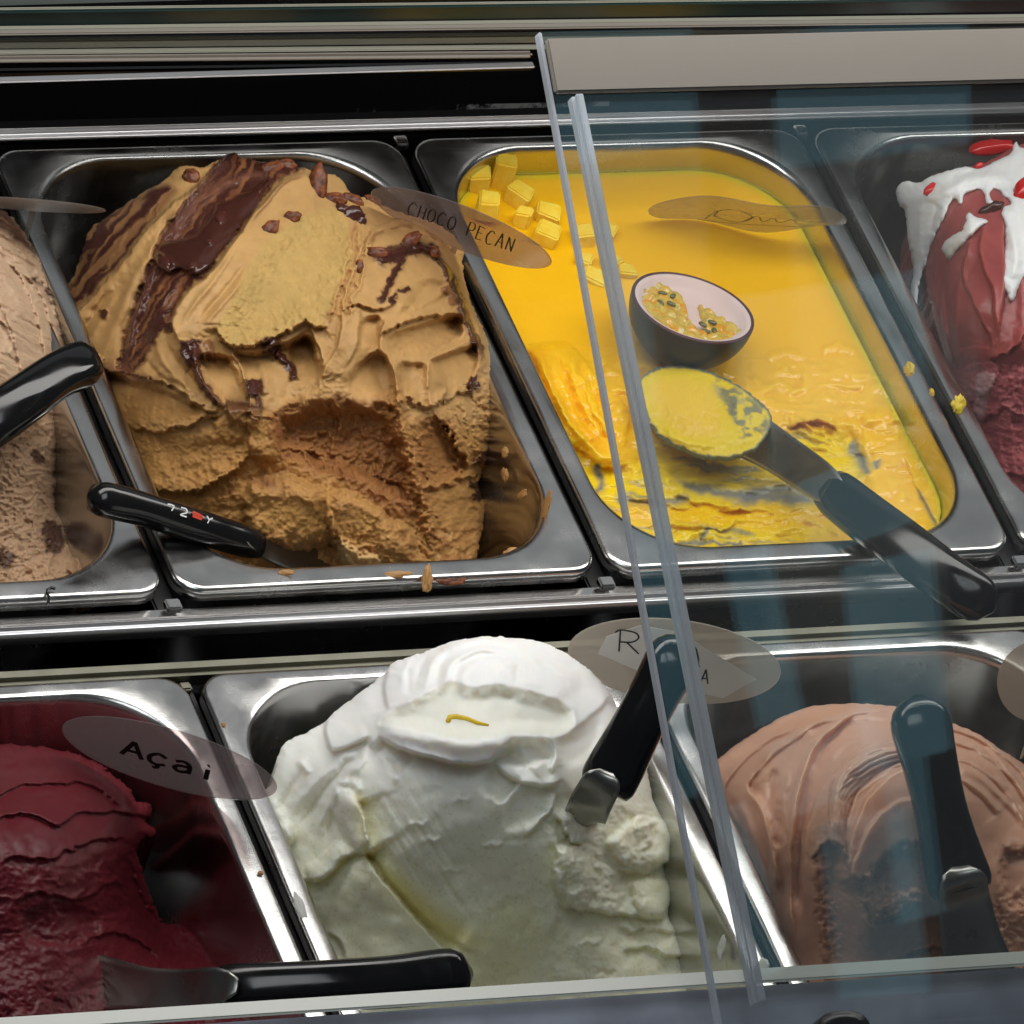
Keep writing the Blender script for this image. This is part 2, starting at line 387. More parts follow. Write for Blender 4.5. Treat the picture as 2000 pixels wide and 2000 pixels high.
def rrect(x0, x1, y0, y1, r, n=10):
    out = []
    for cx, cy, a in ((x1-r, y1-r, 0), (x0+r, y1-r, 90), (x0+r, y0+r, 180), (x1-r, y0+r, 270)):
        for k in range(n+1):
            t = math.radians(a+90*k/n); out.append((cx+r*math.cos(t), cy+r*math.sin(t)))
    return out
def bar(name, p0, p1, w, h, mat, parent=None, up=(0, 0, 1), bev=.0012, seg=2):
    """straight bar from p0 to p1 (its centre line), w across, h along `up`, edges rounded"""
    p0 = Vector(p0); p1 = Vector(p1); d = (p1-p0); L = d.length; x = d.normalized(); z = Vector(up); z = (z-x*z.dot(x)).normalized(); y = z.cross(x)
    bm = bmesh.new(); bmesh.ops.create_cube(bm, size=1); bmesh.ops.scale(bm, vec=(L, w, h), verts=bm.verts)
    bmesh.ops.bevel(bm, geom=list(bm.edges), offset=min(bev, w*.48, h*.48), segments=seg, affect='EDGES')
    bm.transform(Matrix([[x.x, y.x, z.x, (p0.x+p1.x)/2], [x.y, y.y, z.y, (p0.y+p1.y)/2], [x.z, y.z, z.z, (p0.z+p1.z)/2], [0, 0, 0, 1]]))
    me = bpy.data.meshes.new(name); bm.to_mesh(me); bm.free()
    return link(name, me, mat, parent, smooth=seg > 3)
def loft(name, C, Wd, Th, N, mat, parent=None, n=20, e=2.4, flat=None, S=None):
    """closed tube of superellipse sections: centres C, half widths Wd, half thicknesses Th, section normals N"""
    C = np.array(C, float); V = []; F = []; m = len(C)
    for i in range(m):
        t = C[min(i+1, m-1)]-C[max(i-1, 0)]; t /= np.linalg.norm(t); nz = np.array(N[i] if np.ndim(N) == 2 else N, float); nz = nz-t*(nz@t); nz /= np.linalg.norm(nz); w = np.cross(nz, t)
        for k in range(n):
            a = 2*math.pi*k/n; c, s_ = math.cos(a), math.sin(a)
            V.append(C[i]+w*Wd[i]*np.sign(c)*abs(c)**(2/e)+nz*Th[i]*np.sign(s_)*abs(s_)**(2/e))
    for i in range(m-1):
        for k in range(n): F.append((i*n+k, i*n+(k+1) % n, (i+1)*n+(k+1) % n, (i+1)*n+k))
    F.append(tuple(range(n-1, -1, -1))); F.append(tuple(range((m-1)*n, m*n)))
    me = mesh_py(name, V, F)
    return link(name, me, mat, parent)
# ================================================================== the display case
PW, PL = 0.262, 0.36
R2X, R2Y = -0.0114, -0.0624
case = empty('display_case', (0.3, 0, 0), 'refrigerated ice cream display case with steel rails holding two rows of steel pans', 'display case')
def V3(a): return Vector([float(x) for x in a])
XA, XB = -0.75, 1.25
# inside of the case: black liner under and behind the pans
bar('floor_liner', (XA, -.02, -.200), (XB, -.02, -.200), .86, .01, M_black, case)
bar('back_liner', (XA, .412, -.03), (XB, .412, -.03), .01, .33, M_black, case)
bar('liner_ledge', (XA, .399, .052), (XB, .399, .052), .016, .003, M_black, case)
# steel rails between which the pans hang
bar('back_rail', (XA, .3705, .0005), (XB, .3705, .0005), .0085, .0105, M_rod, case, bev=.0041, seg=8)
bar('back_ledge', (XA, .384, -.010), (XB, .384, -.010), .018, .004, M_black, case)
bar('rail', (XA, -.0042, -.014), (XB, -.0042, -.014), .0075, .004, M_rail, case)
bar('rail_groove', (XA, -.0105, -.020), (XB, -.0105, -.020), .006, .004, M_black, case)
bar('rail', (XA, -.0160, -.0115), (XB, -.0160, -.0115), .0060, .014, M_rod, case, bev=.0029, seg=6)
bar('rail', (XA, -.0535, -.009), (XB, -.0535, -.009), .0105, .014, M_olive, case, bev=.003)
bar('rail_lip', (XA, -.0452, -.0125), (XB, -.0452, -.0125), .0035, .006, M_rail, case, bev=.001)
bar('rail', (XA, -.436, -.006), (XB, -.436, -.006), .012, .014, M_steel, case, bev=.003)
for k in range(-2, 5):
    bar('divider', (k*PW, -.004, -.0165), (k*PW, PL+.002, -.0165), .013, .004, M_gap, case)
    bar('divider_cap', (k*PW, -.0075, -.0075), (k*PW, .0005, -.0075), .009, .005, M_rail, case, bev=.001)
    bar('divider_cap', (k*PW, PL-.0045, -.004), (k*PW, PL+.004, -.004), .008, .006, M_rail, case, bev=.001)
    bar('divider', (k*PW+R2X, R2Y-PL, -.0165), (k*PW+R2X, R2Y+.003, -.0165), .013, .004, M_gap, case)
    bar('divider_cap', (k*PW+R2X, R2Y-.003, -.012), (k*PW+R2X, R2Y+.003, -.012), .007, .007, M_olive, case, bev=.001)

# front sill: cream rail over a scratched steel panel
FY = -0.452
def xbar(name, u0, v0t, u1, v1t, dv, y, mat, w=.006, parent=case, ext=.35, bev=.0012):
    """bar along the case whose upper front edge runs through two picture points, on the plane at depth y"""
    a = V3(hity(np.float64(u0), np.float64(v0t), y)); b = V3(hity(np.float64(u1), np.float64(v1t), y)); d = (b-a).normalized()
    a -= d*ext; b += d*ext
    h = max(dv*PXM*1.257*1e0-w*.98, .0012)
    off = Vector((0, w/2, -w*.98-h/2+w*.98))
    return bar(name, a+off, b+off, w, h, mat, parent, bev=bev)
xbar('front_sill', 250, 1999, 2000, 1884, 30, FY, M_white, .010)
s0 = V3(hity(np.float64(1000), np.float64(1984), FY)); s1 = V3(hity(np.float64(2000), np.float64(1915), FY)); dd = (s1-s0).normalized()
sl = Vector((0, -math.cos(math.radians(24)), -math.sin(math.radians(24)))); upn = Vector((0, -math.sin(math.radians(24)), math.cos(math.radians(24))))
bar('front_panel', s0-dd*1.2+sl*.072+Vector((0, .008, -.004)), s1+dd*.6+sl*.072+Vector((0, .008, -.004)), .15, .004, M_front, case, up=upn)
# dark round knob on the front panel at the lower edge of the picture
kc = hity(np.float64(1650), np.float64(2016), FY-.040); un_ = np.array(upn); loft('panel_knob', [kc-un_*.012, kc-un_*.002, kc+un_*.004, kc+un_*.006], [.015, .015, .013, .006], [.012, .012, .010, .005], (0, 1, 0), M_black, case)

# upper rails along the back edge of the glass, seen over the pans
TY = 0.30
def strip(name, vl, vr, dv, mat, dy=0., w=.004, u0=-40, u1=1047, bev=.001, ext=.0):
    return xbar(name, u0, vl, u1, vr, dv, TY+dy, mat, w, case, ext, bev)
E2 = .45
strip('header_glass', -30, -58, 52, M_glasshaze, .02, .004, 0, 1000, ext=E2)
strip('header_glass_edge', 18, 6, 4, M_head, .012, .002, 0, 1000, ext=E2)
strip('header_band', 23, 10, 36, M_darkglass, .016, .003, 0, 1000, ext=E2)
strip('header_rail', 59, 47, 9, M_head, .006, .004, 0, 1000, bev=.002, ext=E2)
strip('header_rail', 67, 55, 14, M_alu, .003, .004, 0, 1000, bev=.003, ext=E2)
strip('header_rail', 81, 70, 26, M_head, .008, .004, 0, 1000, ext=E2)
strip('header_rail', 105, 95, 9, M_head, .003, .004, 0, 1000, bev=.003, ext=E2)
strip('header_rail', 116, 106, 24, M_alu, .000, .005, -40, 1044, bev=.002, ext=.0)
strip('header_shadow_gap', 141, 126, 24, M_black, .010, .004, -40, 1044)
strip('header_rail', 162, 131, 8, M_rod, -.002, .005, -40, 1046, bev=.0024)
# crust of frost along the dark back wall
M_frost = bpy.data.materials.new('frost_crust'); M_frost.use_nodes = True; m = M_frost; bs = m.node_tree.nodes['Principled BSDF']; bs.inputs['Base Color'].default_value = (.20, .205, .21, 1); bs.inputs['Roughness'].default_value = .8
tcf = nn(m, 'ShaderNodeTexCoord'); nf1 = nn(m, 'ShaderNodeTexNoise'); nf1.inputs['Scale'].default_value = 95; nf1.inputs['Detail'].default_value = 8; nf1.inputs['Roughness'].default_value = .75; lk(m, tcf.outputs['Object'], nf1.inputs[0])
nf2 = nn(m, 'ShaderNodeTexNoise'); nf2.inputs['Scale'].default_value = 16; nf2.inputs['Detail'].default_value = 2; lk(m, tcf.outputs['Object'], nf2.inputs[0])
ad = nn(m, 'ShaderNodeMath', operation='ADD'); lk(m, nf1.outputs[0], ad.inputs[0]); lk(m, nf2.outputs[0], ad.inputs[1]); rf = nn(m, 'ShaderNodeMapRange'); rf.inputs[1].default_value = .98; rf.inputs[2].default_value = 1.12; lk(m, ad.outputs[0], rf.inputs[0]); lk(m, rf.outputs[0], bs.inputs['Alpha'])
P4 = [hity(np.float64(u), np.float64(v), .4055) for u, v in ((655, 212), (900, 204), (1190, 198), (1190, 214), (1000, 226), (850, 226), (690, 224))]
link('frost', mesh_py('frost', P4, [tuple(range(7))]), M_frost, case, smooth=False)
# ------------------------------------------------------------------ sliding glass panes
def planex(u, v, x):
    d = ray(np.float64(u), np.float64(v)); t = (x-CC[0])/d[0]; return CC+t*d
def pane(name, ub, vb, ut, vt, y0, thick, right, label, ew):
    B = hity(np.float64(ub), np.float64(vb), y0); T = planex(ut, vt, B[0])
    root = empty(name, B, label, 'glass pane')
    d = (T-B); d[0] = 0; n = np.cross([1., 0, 0], d); n /= np.linalg.norm(n)
    if n[2] < 0: n = -n
    X = np.array([right, 0, 0]); t = n*thick
    x0 = np.array([ew, 0, 0])
    v = [B+x0, B+X, T+X, T+x0]; v = v+[p-t for p in v]
    F = [(0, 1, 2, 3), (7, 6, 5, 4), (1, 0, 4, 5), (2, 1, 5, 6)]
    me = mesh_py('glass', v, F); link('glass', me, M_glass, root, smooth=False)
    return root, B, T, n, d/np.linalg.norm(d)
pane1, B1, T1, N1, D1 = pane('sliding_glass_pane', 1409, 2024, 1052, 62, FY-.055, .006, .75, 'upper sliding glass pane with the thinner ground left edge', .0022)
pane2, B2, T2, N2, D2 = pane('sliding_glass_pane', 1474, 1962, 1116, 188, FY-.020, .006, .70, 'lower sliding glass pane whose left edge has a clear grip strip', .003)
# ground edge of the upper pane: a narrow strip the full length
def edge_strip(root, B, T, n, thick, wid, name, mat, x0=0.):
    e = (T-B)/np.linalg.norm(T-B); a = B-n*thick/2+np.array([x0+wid/2, 0, 0]); b = T-n*thick/2+np.array([x0+wid/2, 0, 0])
    return bar(name, a, b, wid, thick, mat, root, up=n, bev=.0007)
edge_strip(pane1, B1, T1, N1, .0062, .0020, 'ground_edge', M_edge)
edge_strip(pane2, B2, T2, N2, .0062, .0028, 'ground_edge', M_edge)
edge_strip(pane2, B2+N2*.0050, T2+N2*.0050, N2, .0040, .0038, 'grip_strip', M_edge, .001)
# brushed profile along the head of the upper pane
a = V3(planex(1057, 97, B1[0]+.004)); 
th = .030
hp = T1-D1*.020
pr = bar('head_profile', Vector(hp)+Vector((.0022, 0, .001)), Vector(hp)+Vector((.75, 0, .001)), .030, .004, M_alu, pane1, up=N1)

# area lamps added overhead, each shaped to mirror in the panes as a stripe
def mirrored(u, v, zt):
    d = ray(np.float64(u), np.float64(v)); d /= np.linalg.norm(d); k = ((B1-CC)@N1)/(d@N1); P = CC+k*d
    r = d-2*(d@N1)*N1; return P+r*((zt-P[2])/r[2])
def stripe(u0, v0, u1, v1, w, L=.85, col=TEAL):
    a = mirrored(u0, v0, 2.7); b = mirrored(u1, v1, 2.7); c = mirrored((u0+u1)/2+w/2, (v0+v1)/2, 2.7); e = mirrored((u0+u1)/2-w/2, (v0+v1)/2, 2.7)
    m = (a+b)/2; ln = np.linalg.norm(b-a); ax = (b-a)/ln; wd = c-e; wd = wd-ax*(wd@ax); ww = np.linalg.norm(wd)
    o = area('stripe_lamp', tuple(m), tuple(m-np.cross(ax, wd/ww)*np.sign(np.cross(ax, wd/ww)[2])), ln, ww, L*math.pi*ln*ww, col, tuple(ax)); return o
stripe(1200, 40, 1225, 300, 300, .62); stripe(1700, 40, 1715, 300, 380, .62)
stripe(1228, 300, 1268, 820, 290, .22, PALE); stripe(1718, 300, 1750, 800, 360, .20, PALE); stripe(1480, 800, 1500, 930, 560, .12, PALE)
stripe(1462, 1070, 1530, 1400, 96, .62); stripe(1738, 1085, 1775, 1480, 180, .62); stripe(1768, 1480, 1806, 1790, 92, .5); stripe(1262, 980, 1330, 1560, 92, .5); stripe(1660, 900, 1700, 1050, 230, .55)
# ================================================================== pans
def pan(x0, x1, y0, y1, label):
    depth = .125
    #      inset  z      corner
    prof = [(0, -.0085, .016), (0, -.003, .016), (.0004, -.0012, .016), (.0016, -.0002, .0155), (.003, 0, .015),
            (.0075, -.0002, .034), (.0105, -.0004, .054), (.0118, -.0010, .056), (.0130, -.0026, .057), (.0138, -.006, .057), (.0170, -.06, .055), (.0205, -.112, .05), (.024, -.120, .047), (.030, -.1235, .042), (.05, -.1245, .03)]
    V = []; F = []; n = 4*13
    for d, z, r in prof:
        L = rrect(x0+d, x1-d, y0+d*1.25, y1-d*.85, r, 12)
        V += [(x, y, z) for x, y in L]
    for i in range(len(prof)-1):
        for k in range(n): F.append((i*n+k, i*n+(k+1) % n, (i+1)*n+(k+1) % n, (i+1)*n+k))
    F.append(tuple(range((len(prof)-1)*n, len(prof)*n)))
    me = mesh_py('gelato_pan', V, F)
    o = link('gelato_pan', me, M_steel)
    # give the sheet its thickness downwards
    md = o.modifiers.new('sheet', 'SOLIDIFY'); md.thickness = .0009; md.offset = -1
    return tag(o, label, 'food pan', 'steel ice cream pans set in the case')
g = .0037
def pan1(k, label): return pan(k*PW+g, (k+1)*PW-g, .0, PL, label)
def pan2(k, label): return pan(k*PW+R2X+g, (k+1)*PW+R2X-g, R2Y-PL, R2Y, label)
pan1(-1, 'steel pan at the left edge of the picture holding pale brown ice cream, back row')
pan1(0, 'steel pan holding the caramel coloured chocolate pecan ice cream')
pan1(1, 'steel pan holding the bright yellow mango ice cream')
pan1(2, 'steel pan holding red ice cream with white cream on top, cut by the right edge')
pan2(-1, 'steel pan holding the dark red acai ice cream, front row left')
pan2(0, 'steel pan holding the tall white ice cream mound')
pan2(1, 'steel pan holding the pinkish brown chocolate ice cream, front row right')
# ================================================================== chocolate pecan ice cream
CAR = (.47, .275, .105); CARD = (.36, .175, .055); CRM = (.27, .112, .036); CHO = (.060, .020, .014); CHR = (.17, .065, .030); CARG = (.47, .31, .105)
outB = [(453, 299), (476, 307), (512, 316), (551, 314), (585, 326), (615, 334), (638, 337), (662, 347), (684, 376), (716, 388), (746, 402), (800, 420), (850, 435), (884, 458), (905, 490), (904, 519), (914, 569), (924, 603), (945, 645), (956, 680), (966, 706), (974, 752), (979, 800), (974, 832), (962, 868), (950, 905), (935, 945), (948, 988), (940, 1040), (928, 1100), (924, 1140),
        (800, 1150), (650, 1150), (490, 1150), (400, 1135), (352, 1080), (295, 1000), (255, 920), (225, 850), (190, 775), (150, 680), (118, 600), (124, 572), (148, 530), (160, 495), (174, 452), (215, 420), (252, 394), (283, 374), (322, 351), (346, 328), (367, 322), (392, 328), (416, 318)]
zB = [(453, 299, .035), (560, 330, .052), (640, 345, .048), (370, 325, .036), (250, 396, .018), (165, 490, -.002), (124, 575, -.022), (118, 640, -.024), (750, 405, .045), (860, 440, .036), (905, 505, .022), (940, 640, .008), (970, 740, -.006), (975, 830, -.024), (945, 930, -.045), (945, 1030, -.058), (924, 1120, -.060),
      (450, 480, .066), (560, 540, .068), (700, 540, .062), (820, 580, .046), (300, 560, .044), (210, 620, .006), (400, 700, .050), (560, 700, .052), (700, 720, .050), (830, 740, .036), (280, 760, .018), (190, 760, -.020), (400, 860, .022), (560, 850, .022), (700, 870, .018), (850, 870, .006), (300, 930, -.014), (250, 900, -.030), (420, 990, -.012), (560, 980, -.004), (700, 1010, -.006), (860, 1010, -.024), (360, 1080, -.045), (450, 1080, -.032), (600, 1090, -.028), (760, 1095, -.030), (880, 1100, -.045), (480, 1150, -.055), (650, 1150, -.05), (800, 1150, -.055)]
B = Sculpt(outB, zB, 1.9, 3.5, 9, seed=11)
B.lu = (.38, 2.0); one = np.ones(B.shape); B.paint(one, CAR, .30, .12)
B.H += 3.0*fbm(B.U/90, B.V/90, 3, 4)
# --- outer left lobe, coated with dark streaky chocolate
B.warp(7, 22, 1)
d, sg, t = B.line([(418, 330), (375, 372), (335, 400), (300, 432), (262, 480), (225, 530), (185, 575), (150, 612), (120, 650)], pad=None)
m_out = sstep(-3, 3, sg)                                     # region left/up of that line
B.H += 8*np.exp(-(d/24)**2)*(sg < 0) - 4*np.exp(-(d/24)**2)*(sg > 0)
lobe = sstep(-6, 8, sg)*sstep(10, 40, 380-B.uw+40)
st = fbm((B.uw*.77+B.vw*.64)/6+fbm(B.U/40, B.V/40, 2, 2)*1.6, (B.uw*.64-B.vw*.77)/75, 4, 21)
dark = lobe*B.mask([(300, 362), (250, 390), (170, 450), (150, 530), (118, 590), (160, 600), (210, 545), (262, 480), (300, 430), (345, 372)], 10)
B.paint(dark*sstep(-.35, .15, st), CHO, .55, .25); B.paint(dark*(1-sstep(-.35, .15, st))*.75, CHR, .4, .3); B.H += dark*st*1.5
# long spatula folds running down the left flank
B.warp(4, 40, 2)
for pts, w, h in (([(330, 440), (290, 500), (255, 560), (225, 630), (205, 690), (190, 740)], 9, 3.2), ([(300, 520), (262, 590), (240, 650), (228, 720)], 7, -2.6), ([(355, 430), (310, 500), (275, 565), (245, 640), (232, 700)], 6, -2.4), ([(235, 560), (200, 620), (172, 680)], 8, 2.6), ([(215, 560), (180, 620), (158, 660)], 6, -2.2)):
    B.ridge(pts, w, h, .2, .25)
# --- broad chocolate band with a raised left edge
B.warp(7, 16, 3)
band = B.mask([(438, 300), (400, 350), (352, 405), (318, 455), (296, 505), (278, 555), (258, 610), (242, 660), (230, 712), (262, 730), (290, 690), (306, 655), (332, 628), (345, 590), (372, 552), (405, 535), (440, 480), (474, 440), (505, 395), (545, 350), (600, 322), (560, 305), (500, 305), (455, 290)], 5)
bs = fbm((B.uw*.55-B.vw*.84)/70, (B.uw*.84+B.vw*.55)/5.5+fbm(B.U/45, B.V/45, 2, 3)*1.8, 4, 31)
B.H += -7*band; B.paint(band, CHR, .45, .35); B.paint(band*sstep(-.3, .15, bs), CHO, .8, .08); B.paint(band*sstep(.25, .5, -bs)*.8, (.30, .13, .045), .3, .4); B.H += band*bs*1.3
B.warp(5, 22, 4)
d, sg, t = B.ridge([(440, 318), (398, 362), (352, 420), (322, 470), (300, 520), (280, 570), (262, 628), (248, 690), (240, 720)], 8, 6.0, .08, .1)
B.paint(np.exp(-(d/10)**2)*.9, (.105, .042, .032), .75, .05)
d, sg, t = B.ridge([(505, 340), (450, 352), (408, 378), (370, 418), (338, 462), (330, 476)], 7, 4.0, .2, .15); B.paint(np.exp(-(d/9)**2)*.8, (.16, .066, .042), .6, .1)
# poured chocolate, smooth and wet, with drops
pud = [(300, 486), (322, 470), (366, 462), (398, 440), (424, 398), (450, 385), (492, 372), (520, 348), (530, 352), (505, 402), (470, 442), (440, 484), (410, 520), (385, 540), (368, 536), (350, 526), (330, 534), (308, 524), (296, 506)]
d = B.poly(pud); pm = sstep(-2, 4, d); B.H = B.H*(1-pm)+pm*(-4+1.6*fbm(B.U/40, B.V/40, 2, 5)); B.bump(pud, 4.6, 18); B.paint(pm, CHO, .95, 0.)
for (u, v, r, h) in ((430, 420, 16, 3.0), (408, 474, 7, 2.4), (506, 370, 7, 2.2), (318, 512, 15, 3.0), (374, 520, 10, 2.0)):
    q = np.hypot(B.uw-u, (B.vw-v)*1.1)/r; B.H += h*np.sqrt(np.clip(1-q*q, 0, 1)); B.paint(sstep(1.05, .9, q), (.075, .024, .018), 1., 0)
d, sg, t = B.ridge([(300, 500), (318, 498), (334, 506), (338, 520)], 5, 2.2)
# --- big pale crest to the right of the band
B.warp(3, 30, 5)
d, sg, t = B.lip([(625, 336), (585, 340), (546, 362), (508, 402), (474, 446), (440, 494), (412, 530), (372, 566), (348, 598), (335, 628), (344, 660), (362, 690)], 9, 46, 10, 14, side=-1, ta=.03, tb=.12)
pale = np.exp(-(d/46)**2)*(sg > 0)
B.paint(pale*.35, (.56, .34, .13), .45, 0)
for pts, w, h in (([(472, 470), (430, 530), (392, 580), (362, 622), (355, 650)], 5, 2.0), ([(490, 505), (456, 545), (420, 590), (392, 630), (380, 652)], 6, -2.4), ([(478, 540), (446, 580), (416, 618), (398, 645)], 4, 1.8)):
    B.ridge(pts, w, h, .25, .3)
d, sg, t = B.line([(600, 336), (560, 352), (520, 392), (486, 436)]); B.paint(np.exp(-((sg+5)/2.4)**2)*B.taper(t)*.8, CHR, .4, .1)
# --- the large scooped face
B.warp(7, 9, 6)
S1 = [(476, 534), (494, 500), (516, 472), (554, 444), (598, 418), (640, 404), (672, 418), (684, 452), (688, 492), (672, 540), (650, 590), (634, 636), (610, 640), (597, 628), (580, 638), (554, 652), (522, 666), (485, 675), (458, 678), (438, 664), (420, 640), (438, 606), (460, 575)]
d = B.dish(S1, 6.5, 60, 0); ms = sstep(-2, 5, d)
B.paint(ms*.85, CARG, .05, .62); B.paint(ms*sstep(.0, .5, fbm(B.U/70, B.V/70, 2, 6))*.4, (.40, .28, .095), .05, .7)
B.H += ms*(.5*fbm(B.U/4, B.V/4, 2, 7)+.8*fbm((B.U*.5+B.V*.86)/60, (B.U*.86-B.V*.5)/9, 2, 8))
B.lip([(416, 632), (432, 660), (452, 677), (486, 675), (524, 664), (556, 650), (582, 637), (600, 627), (622, 640), (640, 632)], 4.5, 26, 15, 26, side=-1, ta=.08, tb=.08, edge=2)
# right margin of the face: ragged pleats up to the right lobe
B.warp(9, 12, 7)
for k in range(5):
    x = 668+k*9; B.ridge([(x+22, 436), (x+18, 470), (x+6, 520), (x-8, 570), (x-24, 622), (x-30, 640)], 3.5, 2.6*(1 if k % 2 == 0 else -1), .15, .2)
d, sg, t = B.line([(694, 430), (690, 480), (676, 535), (654, 592), (640, 634)]); B.paint(np.exp(-(d/7)**2)*.55*sstep(.0, .4, vnoise(B.U/7, B.V/18, 3)), CRM, .1, .6)
# --- right lobe
B.warp(4, 24, 8)
B.lip([(690, 505), (712, 468), (744, 440), (790, 428), (838, 440), (876, 470), (894, 510), (906, 560), (926, 612), (944, 668), (956, 710)], 4, 30, 5, 18, side=1, ta=.1, tb=.2)
d, sg, t = B.line([(700, 480), (735, 446), (785, 434), (840, 448), (880, 486)]); B.H += .9*np.sin(sg/4.5)*np.exp(-((sg-14)/16)**2)*B.taper(t); B.paint(np.exp(-((sg-10)/6)**2)*B.taper(t)*.6*sstep(-.2, .3, vnoise(t*14, sg/4, 5)), CHR, .4, .1)
cho_line = lambda pts, w, h, al=1., c=CHO: (lambda r: B.paint(np.exp(-(np.maximum(r[0]-w*.7, 0)/(w*.35))**2)*B.taper(r[2], .08, .12)*al, c, .9, 0))(B.ridge(pts, w, h*1.25, .1, .15))
B.warp(6, 10, 9)
cho_line([(712, 512), (745, 496), (780, 484), (815, 478), (850, 500), (880, 540), (896, 575), (908, 620), (930, 668), (950, 720)], 9, 3.0, .9)
cho_line([(736, 512), (770, 500), (805, 488), (840, 486), (852, 504)], 12, 3.2); cho_line([(790, 500), (772, 528), (758, 556), (748, 580), (732, 592)], 8, 2.6); cho_line([(802, 560), (790, 566), (776, 566)], 5, 2); cho_line([(758, 586), (770, 590), (764, 582), (780, 576)], 4, 2)
cho_line([(868, 556), (880, 580), (886, 596)], 7, 2.2, .8, CHR)
# spoon facets on the right
B.warp(4, 14, 10)
B.dish([(815, 548), (850, 540), (880, 556), (890, 590), (860, 606), (820, 612), (786, 624), (770, 620), (790, 585)], 5, 22)
B.lip([(664, 612), (680, 600), (697, 593), (712, 600), (728, 603), (752, 602), (776, 590)], 4.0, 14, 6, 20, side=-1, ta=.1, tb=.2)
B.warp(6, 9, 11)
B.lip([(742, 662), (752, 648), (786, 632), (816, 622), (846, 616), (872, 616), (894, 608)], 4.5, 20, 15, 30, side=-1, ta=.12, tb=.1, edge=1.8)
B.dish([(758, 660), (790, 642), (840, 632), (890, 620), (900, 650), (870, 672), (840, 696), (812, 690), (780, 694), (760, 700)], 5, 26)
B.warp(3, 20, 12)
B.lip([(836, 700), (858, 690), (886, 676), (912, 664), (926, 668)], 3, 14, 8, 26, side=1, ta=.08, tb=.1, edge=2)
B.lip([(837, 704), (836, 735), (834, 778)], 2.4, 20, 2.2, 12, side=1, ta=.1, tb=.3); B.lip([(837, 704), (856, 728), (872, 758), (862, 782), (846, 798)], 2.2, 16, 8, 24, side=1, ta=.05, tb=.2)
B.lip([(666, 610), (664, 650), (656, 682), (634, 718), (622, 740)], 3.0, 22, 4, 16, side=-1, ta=.1, tb=.25)
B.lip([(704, 626), (700, 664), (684, 702), (668, 724)], 1.8, 10, 2.2, 12, side=1, ta=.2, tb=.3)
B.lip([(750, 618), (742, 650), (740, 676), (752, 702), (766, 722), (772, 750), (774, 800)], 4.0, 12, 8, 26, side=-1, ta=.08, tb=.1)
B.dish([(706, 676), (740, 680), (760, 716), (766, 770), (720, 776), (680, 768), (664, 744), (684, 712)], 5, 30)
B.dish([(776, 720), (800, 706), (834, 706), (832, 778), (800, 776), (782, 760)], 3.5, 22)
B.warp(4, 16, 20)
B.scoop([(752, 664), (790, 640), (850, 622), (900, 612), (904, 655), (880, 672), (842, 694), (800, 706), (768, 700)], 19.5, 13, 100)
B.scoop([(840, 702), (890, 682), (932, 670), (934, 720), (912, 752), (878, 766), (858, 730)], 16.5, 12, 80)
B.scoop([(700, 628), (744, 616), (742, 668), (720, 700), (690, 712), (694, 680)], 9.0, 13, 100); B.scoop([(690, 716), (738, 682), (766, 712), (770, 780), (700, 786), (676, 760)], 13.5, 14, 110)
B.scoop([(776, 712), (832, 708), (834, 770), (812, 786), (780, 772)], 7.5, 13, 70)
B.facet([(838, 704), (856, 728), (872, 758), (850, 796), (836, 778)], -5, 3, 2.0); B.facet([(664, 614), (700, 606), (704, 650), (688, 700), (660, 716), (658, 670)], 4, -3, 2.4)
B.facet([(770, 500), (850, 495), (880, 560), (820, 600), (770, 585)], 3, 3, 1.5)
B.scoop([(452, 686), (500, 684), (560, 664), (604, 652), (622, 690), (626, 745), (600, 784), (540, 800), (490, 790), (474, 735)], 18.0, 14, 88)
B.scoop([(562, 668), (602, 648), (622, 690), (626, 738), (600, 752), (566, 735)], 10.5, 15, 70)
B.scoop([(384, 694), (440, 690), (462, 718), (482, 770), (470, 800), (424, 776), (398, 738)], 15.0, 14, 80)
B.scoop([(170, 712), (250, 736), (330, 760), (400, 804), (330, 828), (240, 828), (196, 790)], 16.5, 15, 85)
# --- row of scoop marks under the big lip
B.warp(4, 16, 13)
B.lip([(446, 686), (462, 706), (476, 736), (484, 770), (486, 800)], 3.6, 20, 7, 26, side=-1, ta=.12, tb=.1)
B.lip([(604, 640), (616, 664), (626, 688), (630, 720), (628, 744)], 3.4, 12, 9, 30, side=-1, ta=.05, tb=.15)
B.lip([(372, 680), (384, 722), (398, 755), (424, 785), (440, 800)], 3.2, 16, 4, 20, side=-1, ta=.1, tb=.1)
for pts, w, h in (([(300, 650), (316, 700), (346, 738), (380, 772)], 6, 2.4), ([(318, 640), (334, 688), (360, 724), (392, 760)], 6, -2.2), ([(338, 640), (352, 684), (372, 712)], 5, 2.4), ([(284, 700), (306, 730), (350, 760)], 6, -2.4), ([(508, 700), (520, 740), (530, 790)], 9, 1.8), ([(560, 690), (566, 740), (560, 790)], 14, -2)):
    B.ridge(pts, w, h)
